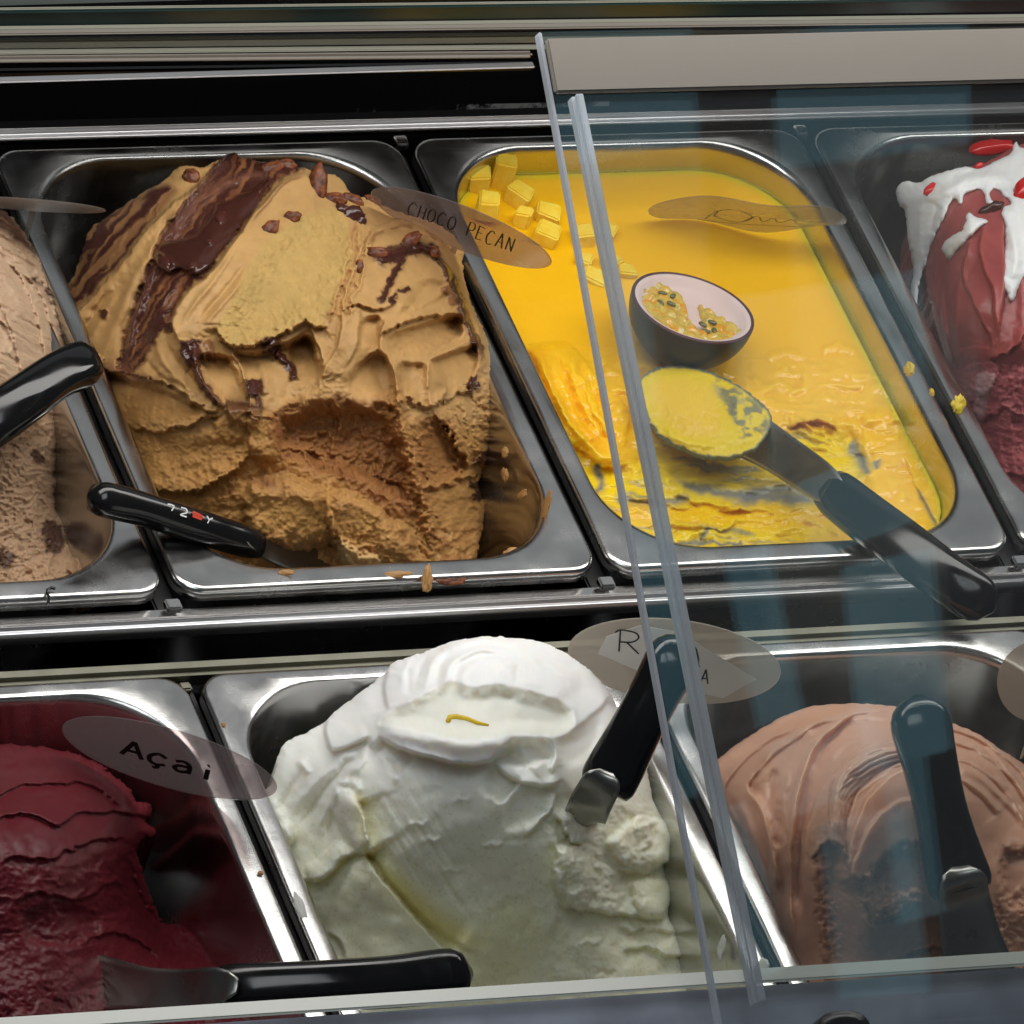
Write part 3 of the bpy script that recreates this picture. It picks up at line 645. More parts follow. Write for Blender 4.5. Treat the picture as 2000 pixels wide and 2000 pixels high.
# chocolate drips
B.warp(5, 9, 14)
cho_line([(370, 660), (374, 690), (388, 714)], 22, 5); cho_line([(384, 704), (388, 738), (404, 760), (424, 784), (440, 800)], 9, 4, .95, (.085, .028, .02)); cho_line([(440, 806), (462, 806), (480, 812), (474, 834)], 27, 5.5); cho_line([(400, 664), (410, 680), (414, 715)], 9, 2, .8, CHR)
cho_line([(532, 658), (530, 680), (528, 694)], 20, 5); cho_line([(536, 684), (556, 704), (572, 724), (574, 746)], 9, 3.6); cho_line([(494, 738), (498, 766), (500, 776)], 19, 5); cho_line([(500, 770), (506, 800), (496, 826)], 8, 3)
cho_line([(206, 606), (200, 614), (196, 620)], 9, 2.4); cho_line([(326, 630), (330, 640), (332, 648)], 9, 2.4)
# --- lower half: broken, crumbly and a darker brown
B.warp(14, 24, 15)
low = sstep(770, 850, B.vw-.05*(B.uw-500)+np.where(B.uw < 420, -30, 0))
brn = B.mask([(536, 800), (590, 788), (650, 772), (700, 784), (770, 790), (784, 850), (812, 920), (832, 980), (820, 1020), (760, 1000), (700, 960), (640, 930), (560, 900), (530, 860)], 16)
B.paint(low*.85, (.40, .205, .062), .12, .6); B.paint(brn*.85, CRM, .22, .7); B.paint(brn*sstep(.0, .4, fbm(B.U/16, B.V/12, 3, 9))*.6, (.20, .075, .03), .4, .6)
B.dish([(536, 800), (590, 788), (650, 772), (700, 784), (770, 790), (784, 850), (812, 920), (790, 990), (700, 950), (640, 930), (560, 900), (530, 860)], 15, 40)
B.crumble(brn, 3.0, 20, 3)
fl = B.mask([(205, 775), (250, 765), (330, 770), (360, 790), (420, 800), (380, 815), (300, 830), (230, 830)], 14)
B.paint(fl*.6, (.36, .175, .05), .1, .5)
B.warp(9, 11, 16)
B.lip([(150, 700), (190, 716), (240, 728), (300, 742), (346, 760), (366, 778), (386, 792), (432, 806)], 4.5, 24, 9, 38, side=-1, ta=.05, tb=.06, edge=2)
B.lip([(250, 842), (310, 840), (357, 836), (395, 822), (420, 812), (436, 820)], 5, 22, 7, 18, side=-1, ta=.2, tb=.1)
B.dish([(300, 850), (345, 846), (390, 852), (440, 846), (490, 860), (478, 895), (440, 925), (390, 945), (340, 940), (306, 900)], 4.5, 30)
B.lip([(262, 930), (290, 948), (322, 960), (362, 962), (398, 954), (436, 934), (470, 908), (486, 880)], 6, 22, 12, 30, side=-1, ta=.08, tb=.1, edge=2)
B.lip([(476, 800), (500, 812), (530, 818), (540, 826)], 3, 10, 3, 12, side=-1)
B.bump([(486, 818), (520, 806), (546, 822), (548, 870), (540, 900), (508, 905), (490, 880)], 5, 22)
B.lip([(488, 800), (486, 840), (490, 884)], 2, 8, 4, 10, side=-1)
B.lip([(540, 872), (590, 880), (624, 890), (640, 925)], 3, 12, 6, 16, side=-1)
B.lip([(646, 790), (660, 830), (648, 870), (640, 900)], 2.4, 14, 3, 12, side=-1)
# crumbly upright seam in the middle
B.warp(12, 10, 17)
d, sg, t = B.ridge([(776, 770), (782, 810), (790, 850), (804, 890), (816, 930), (828, 975), (838, 1020), (842, 1060)], 15, 7, .05, .1)
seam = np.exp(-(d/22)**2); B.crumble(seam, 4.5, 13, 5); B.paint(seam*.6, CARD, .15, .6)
d, sg, t = B.ridge([(720, 920), (760, 935), (800, 950), (812, 956)], 7, 4); B.streak(np.exp(-(d/16)**2), 15, 3, 40, 4, 6)
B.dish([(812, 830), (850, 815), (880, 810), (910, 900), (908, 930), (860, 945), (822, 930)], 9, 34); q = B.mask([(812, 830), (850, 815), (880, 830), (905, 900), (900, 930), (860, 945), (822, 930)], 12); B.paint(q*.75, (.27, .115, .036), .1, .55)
B.lip([(838, 812), (860, 820), (880, 850), (900, 890), (914, 918)], 5, 18, 8, 24, side=-1, ta=.1, tb=.1); B.streak(B.mask([(856, 800), (900, 780), (960, 790), (960, 860), (920, 920), (890, 870)], 10), 70, 3.2, 50, 7, 2)
B.lip([(790, 770), (830, 800), (862, 786), (890, 772), (914, 762), (934, 760)], 4.5, 14, 6, 22, side=-1, ta=.1, tb=.1)
cho_line([(916, 740), (922, 752), (910, 760)], 11, 3); cho_line([(958, 846), (964, 866), (946, 892), (938, 912)], 13, 3.5, .85); cho_line([(966, 776), (972, 800), (968, 820)], 12, 2, .9, (.03, .012, .01)); cho_line([(930, 930), (936, 960), (928, 985)], 12, 1.5, .9, (.02, .008, .007)); cho_line([(966, 980), (958, 1010), (950, 1040)], 9, 1, .5, CHO)
B.crumble(B.mask([(930, 700), (985, 740), (985, 860), (940, 940), (912, 900), (920, 800)], 10), 4, 16, 6)
B.lip([(822, 962), (862, 950), (896, 940), (926, 926)], 4, 18, 9, 22, side=-1, ta=.15, tb=.1)
B.dish([(838, 985), (880, 965), (934, 970), (936, 1040), (924, 1100), (850, 1100), (836, 1050)], 3.5, 26)
# heap of scrapings at the front
B.warp(9, 14, 18)
B.bump([(476, 950), (512, 930), (560, 930), (600, 938), (640, 962), (652, 1000), (648, 1060), (560, 1075), (490, 1050), (470, 1000)], 19, 40)
B.bump([(634, 970), (660, 956), (700, 968), (738, 990), (790, 1030), (820, 1075), (840, 1110), (700, 1120), (650, 1060)], 20, 42)
B.lip([(480, 962), (510, 932), (560, 932), (600, 940), (636, 966)], 4, 26, 9, 16, side=1, ta=.1, tb=.1); B.lip([(640, 966), (668, 960), (706, 976), (744, 998), (794, 1032), (826, 1075)], 4, 26, 9, 18, side=1, ta=.1, tb=.1)
hp1 = B.mask([(505, 985), (560, 975), (610, 990), (634, 1030), (620, 1060), (540, 1050), (508, 1020)], 12); B.H -= 3*hp1; B.paint(hp1*.8, (.46, .25, .075), .05, .75)
hp2 = B.mask([(680, 990), (716, 1010), (745, 1030), (740, 1060), (700, 1068), (668, 1040)], 10); B.H -= 3*hp2; B.paint(hp2*.7, (.44, .235, .07), .05, .8)
B.paint(np.exp(-((B.uw-520)/26)**2-((B.vw-940)/14)**2)*.75, (.13, .045, .025), .5, .3); B.paint(np.exp(-((B.uw-670)/22)**2-((B.vw-1000)/22)**2)*.6*sstep(-.1, .4, fbm(B.U/9, B.V/9, 2, 3)), CHO, .5, .3)
B.lip([(644, 965), (650, 1000), (644, 1040), (650, 1075)], 3, 10, 7, 12, side=-1)
B.lip([(300, 1000), (360, 985), (420, 972), (470, 960)], 3, 12, 3, 30, side=1); q = B.mask([(300, 985), (360, 970), (480, 930), (480, 985), (400, 1010), (330, 1010)], 10); B.paint(q*.5, (.34, .165, .045), .1, .5)
B.warp(10, 10, 19)
fr = sstep(1015, 1050, B.vw+.03*(B.uw-600))
B.crumble(fr*.8, 4.0, 22, 8); B.paint(fr*sstep(-.1, .45, fbm(B.U/22, B.V/14, 3, 12))*.6, (.30, .12, .045), .3, .6); B.paint(fr*sstep(.15, .5, fbm(B.U/18, B.V/12, 3, 15))*.5, (.54, .33, .13), .2, .4)
B.bump([(655, 1065), (672, 1055), (690, 1072), (720, 1080), (742, 1092), (730, 1112), (690, 1116), (660, 1104)], 6, 14); B.paint(B.mask([(655, 1065), (672, 1055), (690, 1072), (720, 1080), (742, 1092), (730, 1112), (690, 1116), (660, 1104)], 5), (.56, .36, .15), .3, .2)
# general roughness: crumbs everywhere the spoon tore, smooth where it slid
B.crumble(low*.55+B.mask([(620, 730), (680, 740), (700, 790), (560, 800), (556, 776)], 14)*.6, 3.4, 30, 9); B.crumble(low*.6, .9, 8, 10)
B.crumble(fl, 1.6, 30, 11); B.paint(B.mask([(150, 690), (240, 720), (310, 736), (270, 752), (190, 740)], 10)*.6, CHR, .3, .5)
B.H *= 1.25; B.H += .35*fbm(B.U/14, B.V/14, 3, 13)
B.col *= (1+.09*fbm(B.U/45, B.V/45, 3, 14))[..., None]
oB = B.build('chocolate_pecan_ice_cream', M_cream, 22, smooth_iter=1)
tag(oB, 'caramel brown ice cream streaked with chocolate sauce and pecans, deeply scooped at the front', 'ice cream')
# ================================================================== pale ice cream at the left edge
BG = (.52, .36, .235); BGD = (.33, .185, .10); BGC = (.055, .022, .016)
A = Sculpt([(-330, 1160), (-420, 1010), (-490, 840), (-540, 660), (-540, 520), (-460, 430), (-320, 392), (-180, 385), (-50, 394), (0, 408), (30, 432), (58, 478), (80, 516), (98, 555), (116, 590), (128, 625), (142, 668), (150, 720), (158, 780), (172, 842), (186, 850), (205, 868), (222, 900), (240, 960), (258, 1010), (262, 1050), (240, 1080), (205, 1110), (150, 1140), (80, 1160), (-50, 1165), (-200, 1168)],
    [(-50, 395, .03), (0, 410, .03), (60, 480, .012), (100, 560, -.006), (140, 668, -.022), (158, 780, -.03), (-40, 600, .05), (40, 620, .03), (100, 680, .0), (-40, 760, .04), (60, 760, .012), (120, 800, -.02), (-30, 900, .0), (60, 920, -.015), (120, 930, -.04), (190, 900, -.034), (240, 980, -.03), (255, 1050, -.034), (150, 1020, -.055), (60, 1040, -.04), (0, 1060, -.035), (150, 1130, -.05), (0, 1150, -.05), (-320, 400, .025), (-530, 530, -.005), (-490, 840, -.035), (-340, 1150, -.055), (-300, 620, .05), (-280, 900, .0), (-180, 760, .04)], 2.1, 6, 9, seed=23)
one = np.ones(A.shape); A.paint(one, BG, .2, .3); A.H += 2*fbm(A.U/60, A.V/60, 3, 3)
A.warp(6, 14, 1)
top = A.mask([(-60, 380), (10, 405), (60, 470), (72, 500), (30, 470), (0, 450), (-60, 470)], 8); A.paint(top*.9, BGC, .5, .3)
A.lip([(-40, 450), (0, 448), (34, 476), (60, 510), (72, 520)], 3, 16, 4, 12, side=1)
for pts, w, h in (([(0, 470), (40, 510), (66, 560), (84, 620)], 6, 3), ([(20, 470), (60, 520), (88, 570), (110, 640)], 5, -2.6), ([(-20, 500), (20, 550), (46, 610)], 8, 2.5), ([(70, 520), (96, 570), (118, 630), (128, 690)], 4, 2.4)): A.ridge(pts, w, h)
d, sg, t = A.line([(66, 545), (92, 556), (100, 580), (118, 600), (126, 640), (140, 680)]); A.paint(np.exp(-(d/8)**2)*sstep(-.2, .3, vnoise(A.U/7, A.V/9, 2)), BGC, .5, .2); A.H += 2*np.exp(-(d/7)**2)
A.dish([(-30, 600), (10, 610), (22, 660), (0, 705), (-30, 700)], 4, 18); A.dish([(25, 620), (80, 610), (92, 680), (60, 705), (26, 690)], 3, 16)
A.lip([(-20, 620), (14, 640), (22, 690)], 3, 12, 4, 12, side=-1)
A.warp(5, 12, 7)
sa = fbm((A.uw*.85+A.vw*.5)/60, (A.vw*.85-A.uw*.5)/6, 4, 3); A.H += sstep(760, 720, A.V)*sa*4.2; A.paint(sstep(.12, .4, sa)*sstep(560, 480, A.V)*.85, (.13, .06, .04), .5, .3); A.paint(sstep(.22, .5, sa)*.6, BGD, .3, .3)
for pts in ([(10, 500), (50, 560), (76, 640), (90, 720)], [(40, 520), (84, 590), (112, 680), (120, 760)], [(-20, 560), (20, 640), (40, 740)]): A.lip(pts, 4, 14, 4, 12, side=-1)
lowA = sstep(770, 820, A.V); A.warp(12, 14, 2)
A.crumble(lowA, 4, 18, 4); A.crumble(lowA, 1.4, 7, 5); A.paint(lowA*.6, (.42, .25, .14), .12, .9)
hol = A.mask([(118, 830), (150, 830), (168, 870), (150, 980), (130, 1010), (110, 990), (112, 900)], 10); A.paint(hol*.9, (.03, .014, .01), .4, .3); A.H -= 9*hol
hol = A.mask([(150, 880), (180, 900), (170, 960), (200, 1010), (190, 1100), (150, 1120), (136, 1040)], 8); A.paint(hol*.55, BGD, .5, .2); A.H -= 5*hol
for q in ([(90, 1020), (120, 1030), (128, 1060), (100, 1080), (84, 1060)], [(186, 910), (214, 890), (226, 930), (200, 944)], [(60, 880), (84, 890), (80, 910), (62, 905)], [(0, 1075), (30, 1085), (20, 1110), (-10, 1110)]): A.paint(A.mask(q, 5)*.9, BGC, .6, .2)
rimc = A.mask([(176, 846), (200, 862), (224, 896), (232, 925), (214, 905), (196, 880), (176, 870)], 4); A.paint(rimc, BG, .2, .8); A.H += 5*rimc
A.bump([(140, 1095), (180, 1070), (230, 1050), (262, 1020), (266, 1050), (230, 1085), (170, 1120), (140, 1120)], 6, 14); A.crumble(A.mask([(140, 1095), (180, 1070), (230, 1050), (262, 1020), (266, 1050), (230, 1085), (170, 1120), (140, 1120)], 5), 4, 12, 6)
tag(A.build('pale_brown_ice_cream', M_cream, 16), 'pale beige brown ice cream with crumbly dark chocolate bits cut by the left edge', 'ice cream')

# ================================================================== mango ice cream
MAN = (.85, .47, .005); MANL = (.88, .52, .03); MANY = (.80, .58, .010); MANO = (.70, .29, .004)
zq = -.021
ring = [proj(np.array([x, y, zq])) for x, y in rrect(PW+g+.0155, 2*PW-g-.0155, .019, PL-.0125, .055, 8)]
C_ = Sculpt([tuple(p) for p in ring], [(900, 350, zq), (1500, 330, zq), (1200, 600, zq), (1000, 700, zq), (1700, 800, zq), (1400, 850, zq-.002), (1250, 950, zq-.006), (1500, 980, zq-.005), (1850, 1000, zq-.002), (1200, 1040, zq-.007)], 2.1, 0, 9, smooth=False, seed=31)
C = C_; one = np.ones(C.shape); C.paint(one, MAN, .62, .06)
C.H += .5*fbm(C.U/120, C.V/60, 3, 3)
wavy = sstep(640, 720, C.V-.05*(C.U-1000)); C.warp(8, 40, 1)
fr = sstep(880, 960, C.V-.02*(C.U-1100))*sstep(1760, 1640, C.U)
C.H += wavy*(4.6*fbm(C.uw/58, C.vw/36, 3, 5)+1.8*ridged(C.uw/60, C.vw/26, 2, 4)); C.paint(wavy*.7, MANL, .85, .03)
rr = sstep(1520, 1640, C.U-.4*(C.V-700))*sstep(640, 720, C.V); C.H -= rr*.8*fbm(C.U/30, C.V/40, 3, 2)
# swirled heap on the left of the dug part
C.warp(6, 20, 2)
C.bump([(1022, 690), (1050, 668), (1110, 672), (1150, 712), (1190, 760), (1230, 800), (1220, 870), (1190, 905), (1130, 880), (1090, 830), (1060, 770)], 6, 60)
for pts, w, h in (([(1050, 680), (1072, 740), (1104, 800), (1150, 870), (1190, 898)], 9, 6.5), ([(1075, 676), (1100, 730), (1130, 790), (1166, 850), (1200, 880)], 7, -3.6), ([(1100, 680), (1128, 730), (1150, 780), (1180, 830), (1214, 850)], 8, 4), ([(1130, 700), (1150, 750), (1176, 790), (1210, 800)], 6, -3.4), ([(1030, 700), (1050, 750), (1070, 790)], 6, 3.4), ([(1170, 770), (1210, 762), (1250, 780), (1260, 830), (1230, 880)], 8, 4), ([(1188, 790), (1222, 786), (1240, 812), (1226, 850)], 5, -3)): C.ridge(pts, w, h)
for k in range(9): C.ridge([(1040+k*14, 690+k*4), (1062+k*14, 750+k*5), (1100+k*13, 820+k*4), (1140+k*10, 870+k*2)], 2.8, 1.9*(1 if k % 2 else -1))
C.lip([(1008, 690), (1030, 740), (1060, 790), (1100, 850), (1150, 895), (1196, 914), (1240, 900)], 3, 16, 6, 30, side=-1, ta=.05, tb=.1)
C.paint(C.mask([(1020, 690), (1060, 760), (1110, 830), (1160, 880), (1180, 860), (1120, 800), (1080, 740), (1060, 680)], 14)*.45, MANO, .7, .05)
C.paint(C.mask([(1030, 690), (1046, 700), (1056, 750), (1048, 770), (1034, 730)], 5)*.8, (.30, .06, .004), .6, .05)
# dug-out front where the steel shows through the thin smears
C.warp(10, 26, 3)
bot = C.mask([(1060, 800), (1110, 860), (1170, 915), (1240, 905), (1300, 860), (1420, 880), (1600, 840), (1680, 870), (1690, 960), (1640, 1030), (1500, 1070), (1200, 1085), (1130, 1010), (1070, 900)], 24)
C.H -= 9*bot; C.paint(bot*.9, MANY, .6, .1)
C.streak(bot, 8, 1.1, 110, 12, 4)
stl = fbm((C.uw*.97+C.vw*.1)/95, (C.vw-.1*C.uw)/13, 4, 41)
grey = bot*sstep(.12, .62, stl); C.paint(grey*.85, (.22, .22, .15), .6, .0)
for pts, w in (([(1160, 905), (1170, 940), (1162, 965)], 8), ([(1300, 925), (1360, 950), (1440, 972), (1560, 975), (1660, 968)], 11), ([(1190, 965), (1260, 985), (1350, 968)], 8), ([(1655, 860), (1680, 900), (1690, 930)], 12), ([(1705, 895), (1714, 915)], 8), ([(1360, 1060), (1380, 1040), (1390, 1030)], 6), ([(1310, 1058), (1400, 1064), (1470, 1062)], 4), ([(1430, 980), (1500, 960), (1580, 955)], 14)):
    d, sg, t = C.line(pts); m = np.exp(-(d/w)**2)*C.taper(t); C.paint(m*.9, (.17, .19, .20), .6, 0); C.H -= 1.5*m
C.H += 1.8*C.mask([(1130, 985), (1640, 985), (1640, 1060), (1150, 1060)], 16)*fbm(C.uw/40, C.vw/12, 3, 7); C.crumble(.35*C.mask([(1130, 985), (1300, 975), (1500, 985), (1650, 1000), (1640, 1045), (1500, 1065), (1200, 1075), (1150, 1030)], 12), 3.2, 24, 5); C.paint(C.mask([(1190, 990), (1400, 985), (1620, 1000), (1600, 1030), (1400, 1030), (1220, 1030)], 14)*.6, MAN, .6, .1)
for pts in ([(1220, 985), (1270, 975), (1320, 990), (1360, 985)], [(1400, 1000), (1460, 992), (1520, 1004)], [(1250, 1030), (1310, 1024), (1380, 1036), (1450, 1026)], [(1100, 860), (1140, 930), (1160, 1000)], [(1300, 960), (1400, 990), (1480, 990)]): C.lip(pts, 3.4, 12, 3, 10, side=-1)
C.warp(5, 16, 4)
for k in range(7): C.ridge([(1500+k*14, 800+k*13), (1560+k*12, 812+k*14), (1620+k*5, 850+k*12), (1655, 905+k*8)], 4.5, 1.9*(1 if k % 2 else -1))
C.lip([(1535, 838), (1580, 822), (1620, 828), (1640, 850)], 4, 18, 5, 14, side=-1); C.paint(C.mask([(1540, 832), (1580, 818), (1618, 826), (1632, 842), (1590, 838), (1560, 842)], 5)*.6, (.45, .14, .004), .6, 0)
for pts in ([(1490, 700), (1530, 690), (1580, 700)], [(1520, 720), (1560, 712), (1610, 716)], [(1460, 740), (1500, 752), (1540, 746)], [(1600, 690), (1640, 676), (1680, 690)]): C.ridge(pts, 8, 2.2)
C.lip([(1762, 880), (1780, 930), (1806, 980), (1836, 1040), (1842, 1070)], 2.2, 16, 2.2, 10, side=-1); d, sg, t = C.line([(1790, 950), (1815, 1000), (1838, 1048)]); C.paint(np.exp(-(d/5)**2)*C.taper(t)*.8, (.25, .24, .16), .5, 0)
C.lip([(1780, 910), (1800, 900), (1830, 910), (1852, 940), (1880, 1020)], 1.8, 14, 1.6, 8, side=1)
edge = np.exp(-(np.maximum(C.sd, 0)/9)**2); C.paint(edge*.7, (.58, .52, .02), .55, .05); C.H += 1.2*edge
C.H += .12*fbm(C.U/12, C.V/12, 3, 4)
oC = C.build('mango_ice_cream', M_soft, 4, .6)
tag(oC, 'bright yellow mango ice cream, smooth at the back and scooped out at the front', 'ice cream')

# ================================================================== tall white ice cream
LE = (.90, .90, .84); LEW = (.88, .88, .89); LEY = (.86, .82, .50); LEG = (.93, .92, .66)
F = Sculpt([(961, 1244), (920, 1247), (881, 1255), (846, 1267), (817, 1278), (788, 1287), (766, 1297), (753, 1313), (718, 1342), (679, 1371), (652, 1392), (634, 1410), (596, 1432), (556, 1452), (543, 1478), (535, 1509), (528, 1534), (510, 1550), (490, 1562), (505, 1590), (533, 1630), (552, 1680), (569, 1733), (592, 1780), (618, 1820), (640, 1880), (665, 1960), (700, 2010), (1000, 2010), (1365, 1990), (1360, 1930), (1352, 1880), (1340, 1850), (1318, 1815), (1304, 1788), (1312, 1752), (1318, 1735), (1313, 1700), (1322, 1664), (1338, 1632), (1318, 1610), (1292, 1592), (1274, 1560), (1268, 1520), (1258, 1480), (1236, 1430), (1210, 1388), (1192, 1352), (1171, 1329), (1150, 1308), (1129, 1293), (1102, 1273), (1078, 1262), (1050, 1254), (1020, 1248)],
   [(961, 1244, .072), (817, 1278, .058), (679, 1371, .024), (545, 1470, -.004), (500, 1565, -.024), (560, 1720, -.040), (620, 1830, -.05), (690, 2000, -.065), (1078, 1262, .064), (1171, 1329, .042), (1236, 1430, .018), (1300, 1600, -.014), (1310, 1740, -.038), (1345, 1870, -.054), (1360, 1980, -.065), (950, 1330, .088), (800, 1420, .076), (1080, 1420, .074), (950, 1480, .084), (680, 1480, .038), (820, 1560, .058), (1000, 1600, .056), (1150, 1560, .040), (620, 1600, -.002), (700, 1700, .008), (900, 1720, .016), (1100, 1720, .014), (1230, 1700, -.006), (720, 1850, -.030), (900, 1880, -.026), (1100, 1880, -.026), (1250, 1870, -.040), (1000, 2000, -.055)], 2.1, 2.5, 12, seed=43)
F.lu = (.9, 1.4); one = np.ones(F.shape); F.paint(one, LE, .3, .06); F.H += 2.6*fbm(F.U/80, F.V/80, 3, 2)
F.paint(sstep(1440, 1760, F.V+.1*(F.U-900))*.85, LEG); F.paint(sstep(1480, 1330, F.V)*.7, LEW, .3, .03)  # yellow-green front shading and whiter lit crown painted into the colour
F.warp(3, 30, 1)
# swirl at the crown
for k, (r, h) in enumerate(((52, 2.0), (66, -2.2), (80, 2.4), (94, -2.0), (110, 2.0), (126, -1.6), (150, 1.2))):
    F.ridge([(965-r*1.25, 1345+r*.12), (965-r*1.1, 1330-r*.32), (965-r*.72, 1322-r*.55), (965-r*.1, 1318-r*.62), (965+r*.6, 1322-r*.5)], 6, h, .15, .35)
F.crumble(F.mask([(925, 1318), (960, 1296), (1000, 1292), (1040, 1306), (1020, 1326), (970, 1334)], 14)*.6, 3, 26, 3)
for pts, w, h in (([(1010, 1275), (1050, 1290), (1090, 1315), (1130, 1350)], 9, 1.6), ([(1040, 1285), (1080, 1310), (1120, 1345)], 6, -1.8), ([(790, 1300), (800, 1330), (796, 1360)], 8, -1.5), ([(1000, 1330), (1060, 1340), (1110, 1362)], 9, 1.6)): F.ridge(pts, w, h)
F.lip([(756, 1306), (750, 1330), (750, 1352), (757, 1388)], 2.5, 26, 5, 18, side=-1, ta=.05, tb=.1)
F.lip([(640, 1400), (634, 1422), (638, 1445), (650, 1464), (690, 1452), (724, 1436)], 3.0, 24, 7, 22, side=-1, ta=.05, tb=.1, edge=2)
# flat cut across the top, with a rolled lip beneath it
F.warp(3, 16, 2)
T_ = [(738, 1414), (756, 1390), (786, 1374), (817, 1358), (850, 1340), (881, 1326), (923, 1338), (977, 1332), (1026, 1345), (1070, 1357), (1110, 1374), (1124, 1400), (1118, 1432), (1080, 1440), (1040, 1438), (1000, 1436), (960, 1444), (897, 1448), (840, 1436), (801, 1426), (764, 1420)]
d = F.dish(T_, 7, 34, 1.4, 5); F.paint(sstep(0, 8, d)*.75, (.78, .78, .68), .25, .05)
F.ridge([(740, 1420), (790, 1434), (850, 1446), (905, 1456), (960, 1452), (1000, 1440)], 16, 6.5, .08, .15)
F.lip([(740, 1434), (762, 1452), (790, 1464), (840, 1478), (897, 1490), (950, 1488), (968, 1478), (984, 1456), (1006, 1438)], 5, 22, 12, 40, side=-1, ta=.06, tb=.1, edge=2)
F.paint(F.mask([(742, 1424), (800, 1440), (900, 1462), (980, 1446), (966, 1482), (896, 1490), (790, 1464)], 6)*.8, LEW, .35, .05)
F.dish([(970, 1482), (990, 1448), (1030, 1438), (1056, 1444), (1074, 1458), (1078, 1486), (1040, 1500), (1000, 1500)], 8, 20)
F.lip([(966, 1490), (985, 1508), (1010, 1526), (1044, 1532), (1080, 1534), (1098, 1520)], 3.5, 16, 6, 26, side=-1, ta=.1, tb=.15)
F.lip([(1058, 1440), (1076, 1452), (1084, 1476), (1074, 1500), (1086, 1512)], 3, 12, 3, 16, side=-1); F.dish([(1080, 1450), (1130, 1420), (1170, 1400), (1186, 1440), (1150, 1490), (1100, 1500)], 4, 24)
F.lip([(1080, 1446), (1110, 1434), (1150, 1404), (1176, 1380), (1190, 1356)], 3.2, 20, 5, 20, side=-1)
F.lip([(946, 1560), (962, 1554), (972, 1566), (990, 1558), (1006, 1536), (1022, 1522)], 3, 10, 4, 20, side=1); F.lip([(1084, 1545), (1082, 1575), (1060, 1600), (1034, 1628), (1018, 1634)], 3.4, 18, 4, 22, side=1); F.dish([(975, 1580), (1000, 1545), (1050, 1536), (1078, 1550), (1070, 1590), (1030, 1620), (985, 1625)], 4, 24)
# left flank: smeared folds
F.warp(6, 22, 3)
for pts, w, h in (([(700, 1452), (650, 1500), (600, 1545), (560, 1600)], 8, 3), ([(730, 1462), (680, 1520), (640, 1580), (610, 1640)], 10, 3.4), ([(715, 1460), (662, 1512), (618, 1566), (585, 1620)], 7, -3.2), ([(700, 1500), (665, 1550), (640, 1612), (636, 1650)], 7, -3), ([(600, 1490), (570, 1540), (548, 1590)], 8, -2.4), ([(580, 1480), (596, 1500), (600, 1514)], 7, 2.6), ([(660, 1530), (690, 1528), (704, 1550)], 8, 3.2), ([(520, 1560), (550, 1600), (572, 1650)], 9, 2.4)): F.ridge(pts, w, h)
F.bump([(650, 1550), (676, 1536), (700, 1560), (716, 1604), (720, 1646), (700, 1660), (672, 1634), (650, 1595)], 7, 22); F.bump([(536, 1612), (560, 1604), (576, 1624), (566, 1650), (544, 1650)], 6, 14); F.bump([(596, 1690), (630, 1670), (660, 1640), (680, 1660), (648, 1706), (610, 1722)], 5, 16)
F.lip([(700, 1560), (712, 1600), (720, 1640), (724, 1664), (712, 1668)], 3, 12, 9, 26, side=1, ta=.1, tb=.1)
F.warp(5, 10, 4)
F.lip([(572, 1732), (585, 1722), (620, 1718), (652, 1698), (662, 1680), (690, 1668), (722, 1664)], 4.5, 20, 6, 24, side=-1, ta=.05, tb=.08, edge=2)
# long diagonal cut with a sharp edge
F.warp(3, 20, 5)
F.lip([(712, 1664), (736, 1702), (770, 1744), (808, 1788), (850, 1834), (884, 1866)], 3.5, 60, 11, 40, side=1, ta=.05, tb=.1, edge=2)
F.lip([(704, 1562), (712, 1610), (722, 1664), (776, 1738), (838, 1800), (906, 1850), (950, 1862)], 2, 40, 4, 60, side=-1, ta=.1, tb=.15, edge=6)
yel = F.mask([(698, 1560), (712, 1590), (722, 1655), (790, 1720), (850, 1770), (935, 1835), (930, 1852), (880, 1842), (800, 1790), (728, 1690), (706, 1610)], 26); F.paint(yel*.95, (.86, .78, .36), .3, .03)
F.paint(F.mask([(650, 1740), (720, 1700), (800, 1790), (880, 1870), (800, 1900), (700, 1900), (660, 1830)], 30)*.6, (.78, .76, .56), .25, .06)
F.streak(F.mask([(720, 1570), (800, 1560), (880, 1620), (930, 1720), (950, 1800), (860, 1760), (740, 1680)], 20), 58, 1.1, 120, 10, 3)
F.lip([(640, 1820), (660, 1836), (672, 1862), (668, 1880)], 2.2, 12, 3, 14, side=-1); F.lip([(575, 1750), (590, 1762), (606, 1790), (612, 1810)], 4, 9, 3, 10, side=1)
# torn area round the spatula on the right
F.warp(8, 16, 6)
sp = F.mask([(1060, 1560), (1130, 1590), (1200, 1560), (1270, 1590), (1280, 1700), (1230, 1770), (1140, 1770), (1080, 1720)], 18); F.crumble(sp, 3.5, 34, 7); F.paint(sp*.4, (.78, .77, .63), .2, .4)
F.bump([(1082, 1680), (1094, 1650), (1124, 1650), (1150, 1690), (1164, 1730), (1140, 1772), (1104, 1760), (1080, 1726)], 9, 26); F.ridge([(1092, 1680), (1112, 1720), (1104, 1752)], 7, -3)
F.lip([(1086, 1590), (1104, 1620), (1118, 1640), (1138, 1650)], 3, 14, 8, 12, side=-1)
F.bump([(1190, 1640), (1240, 1600), (1290, 1600), (1332, 1632), (1320, 1668), (1280, 1690), (1220, 1690)], 7, 24); F.lip([(1200, 1700), (1250, 1704), (1290, 1690), (1322, 1664)], 4, 18, 6, 24, side=-1); F.lip([(1266, 1606), (1270, 1640), (1256, 1662)], 3, 14, 4, 14, side=1)
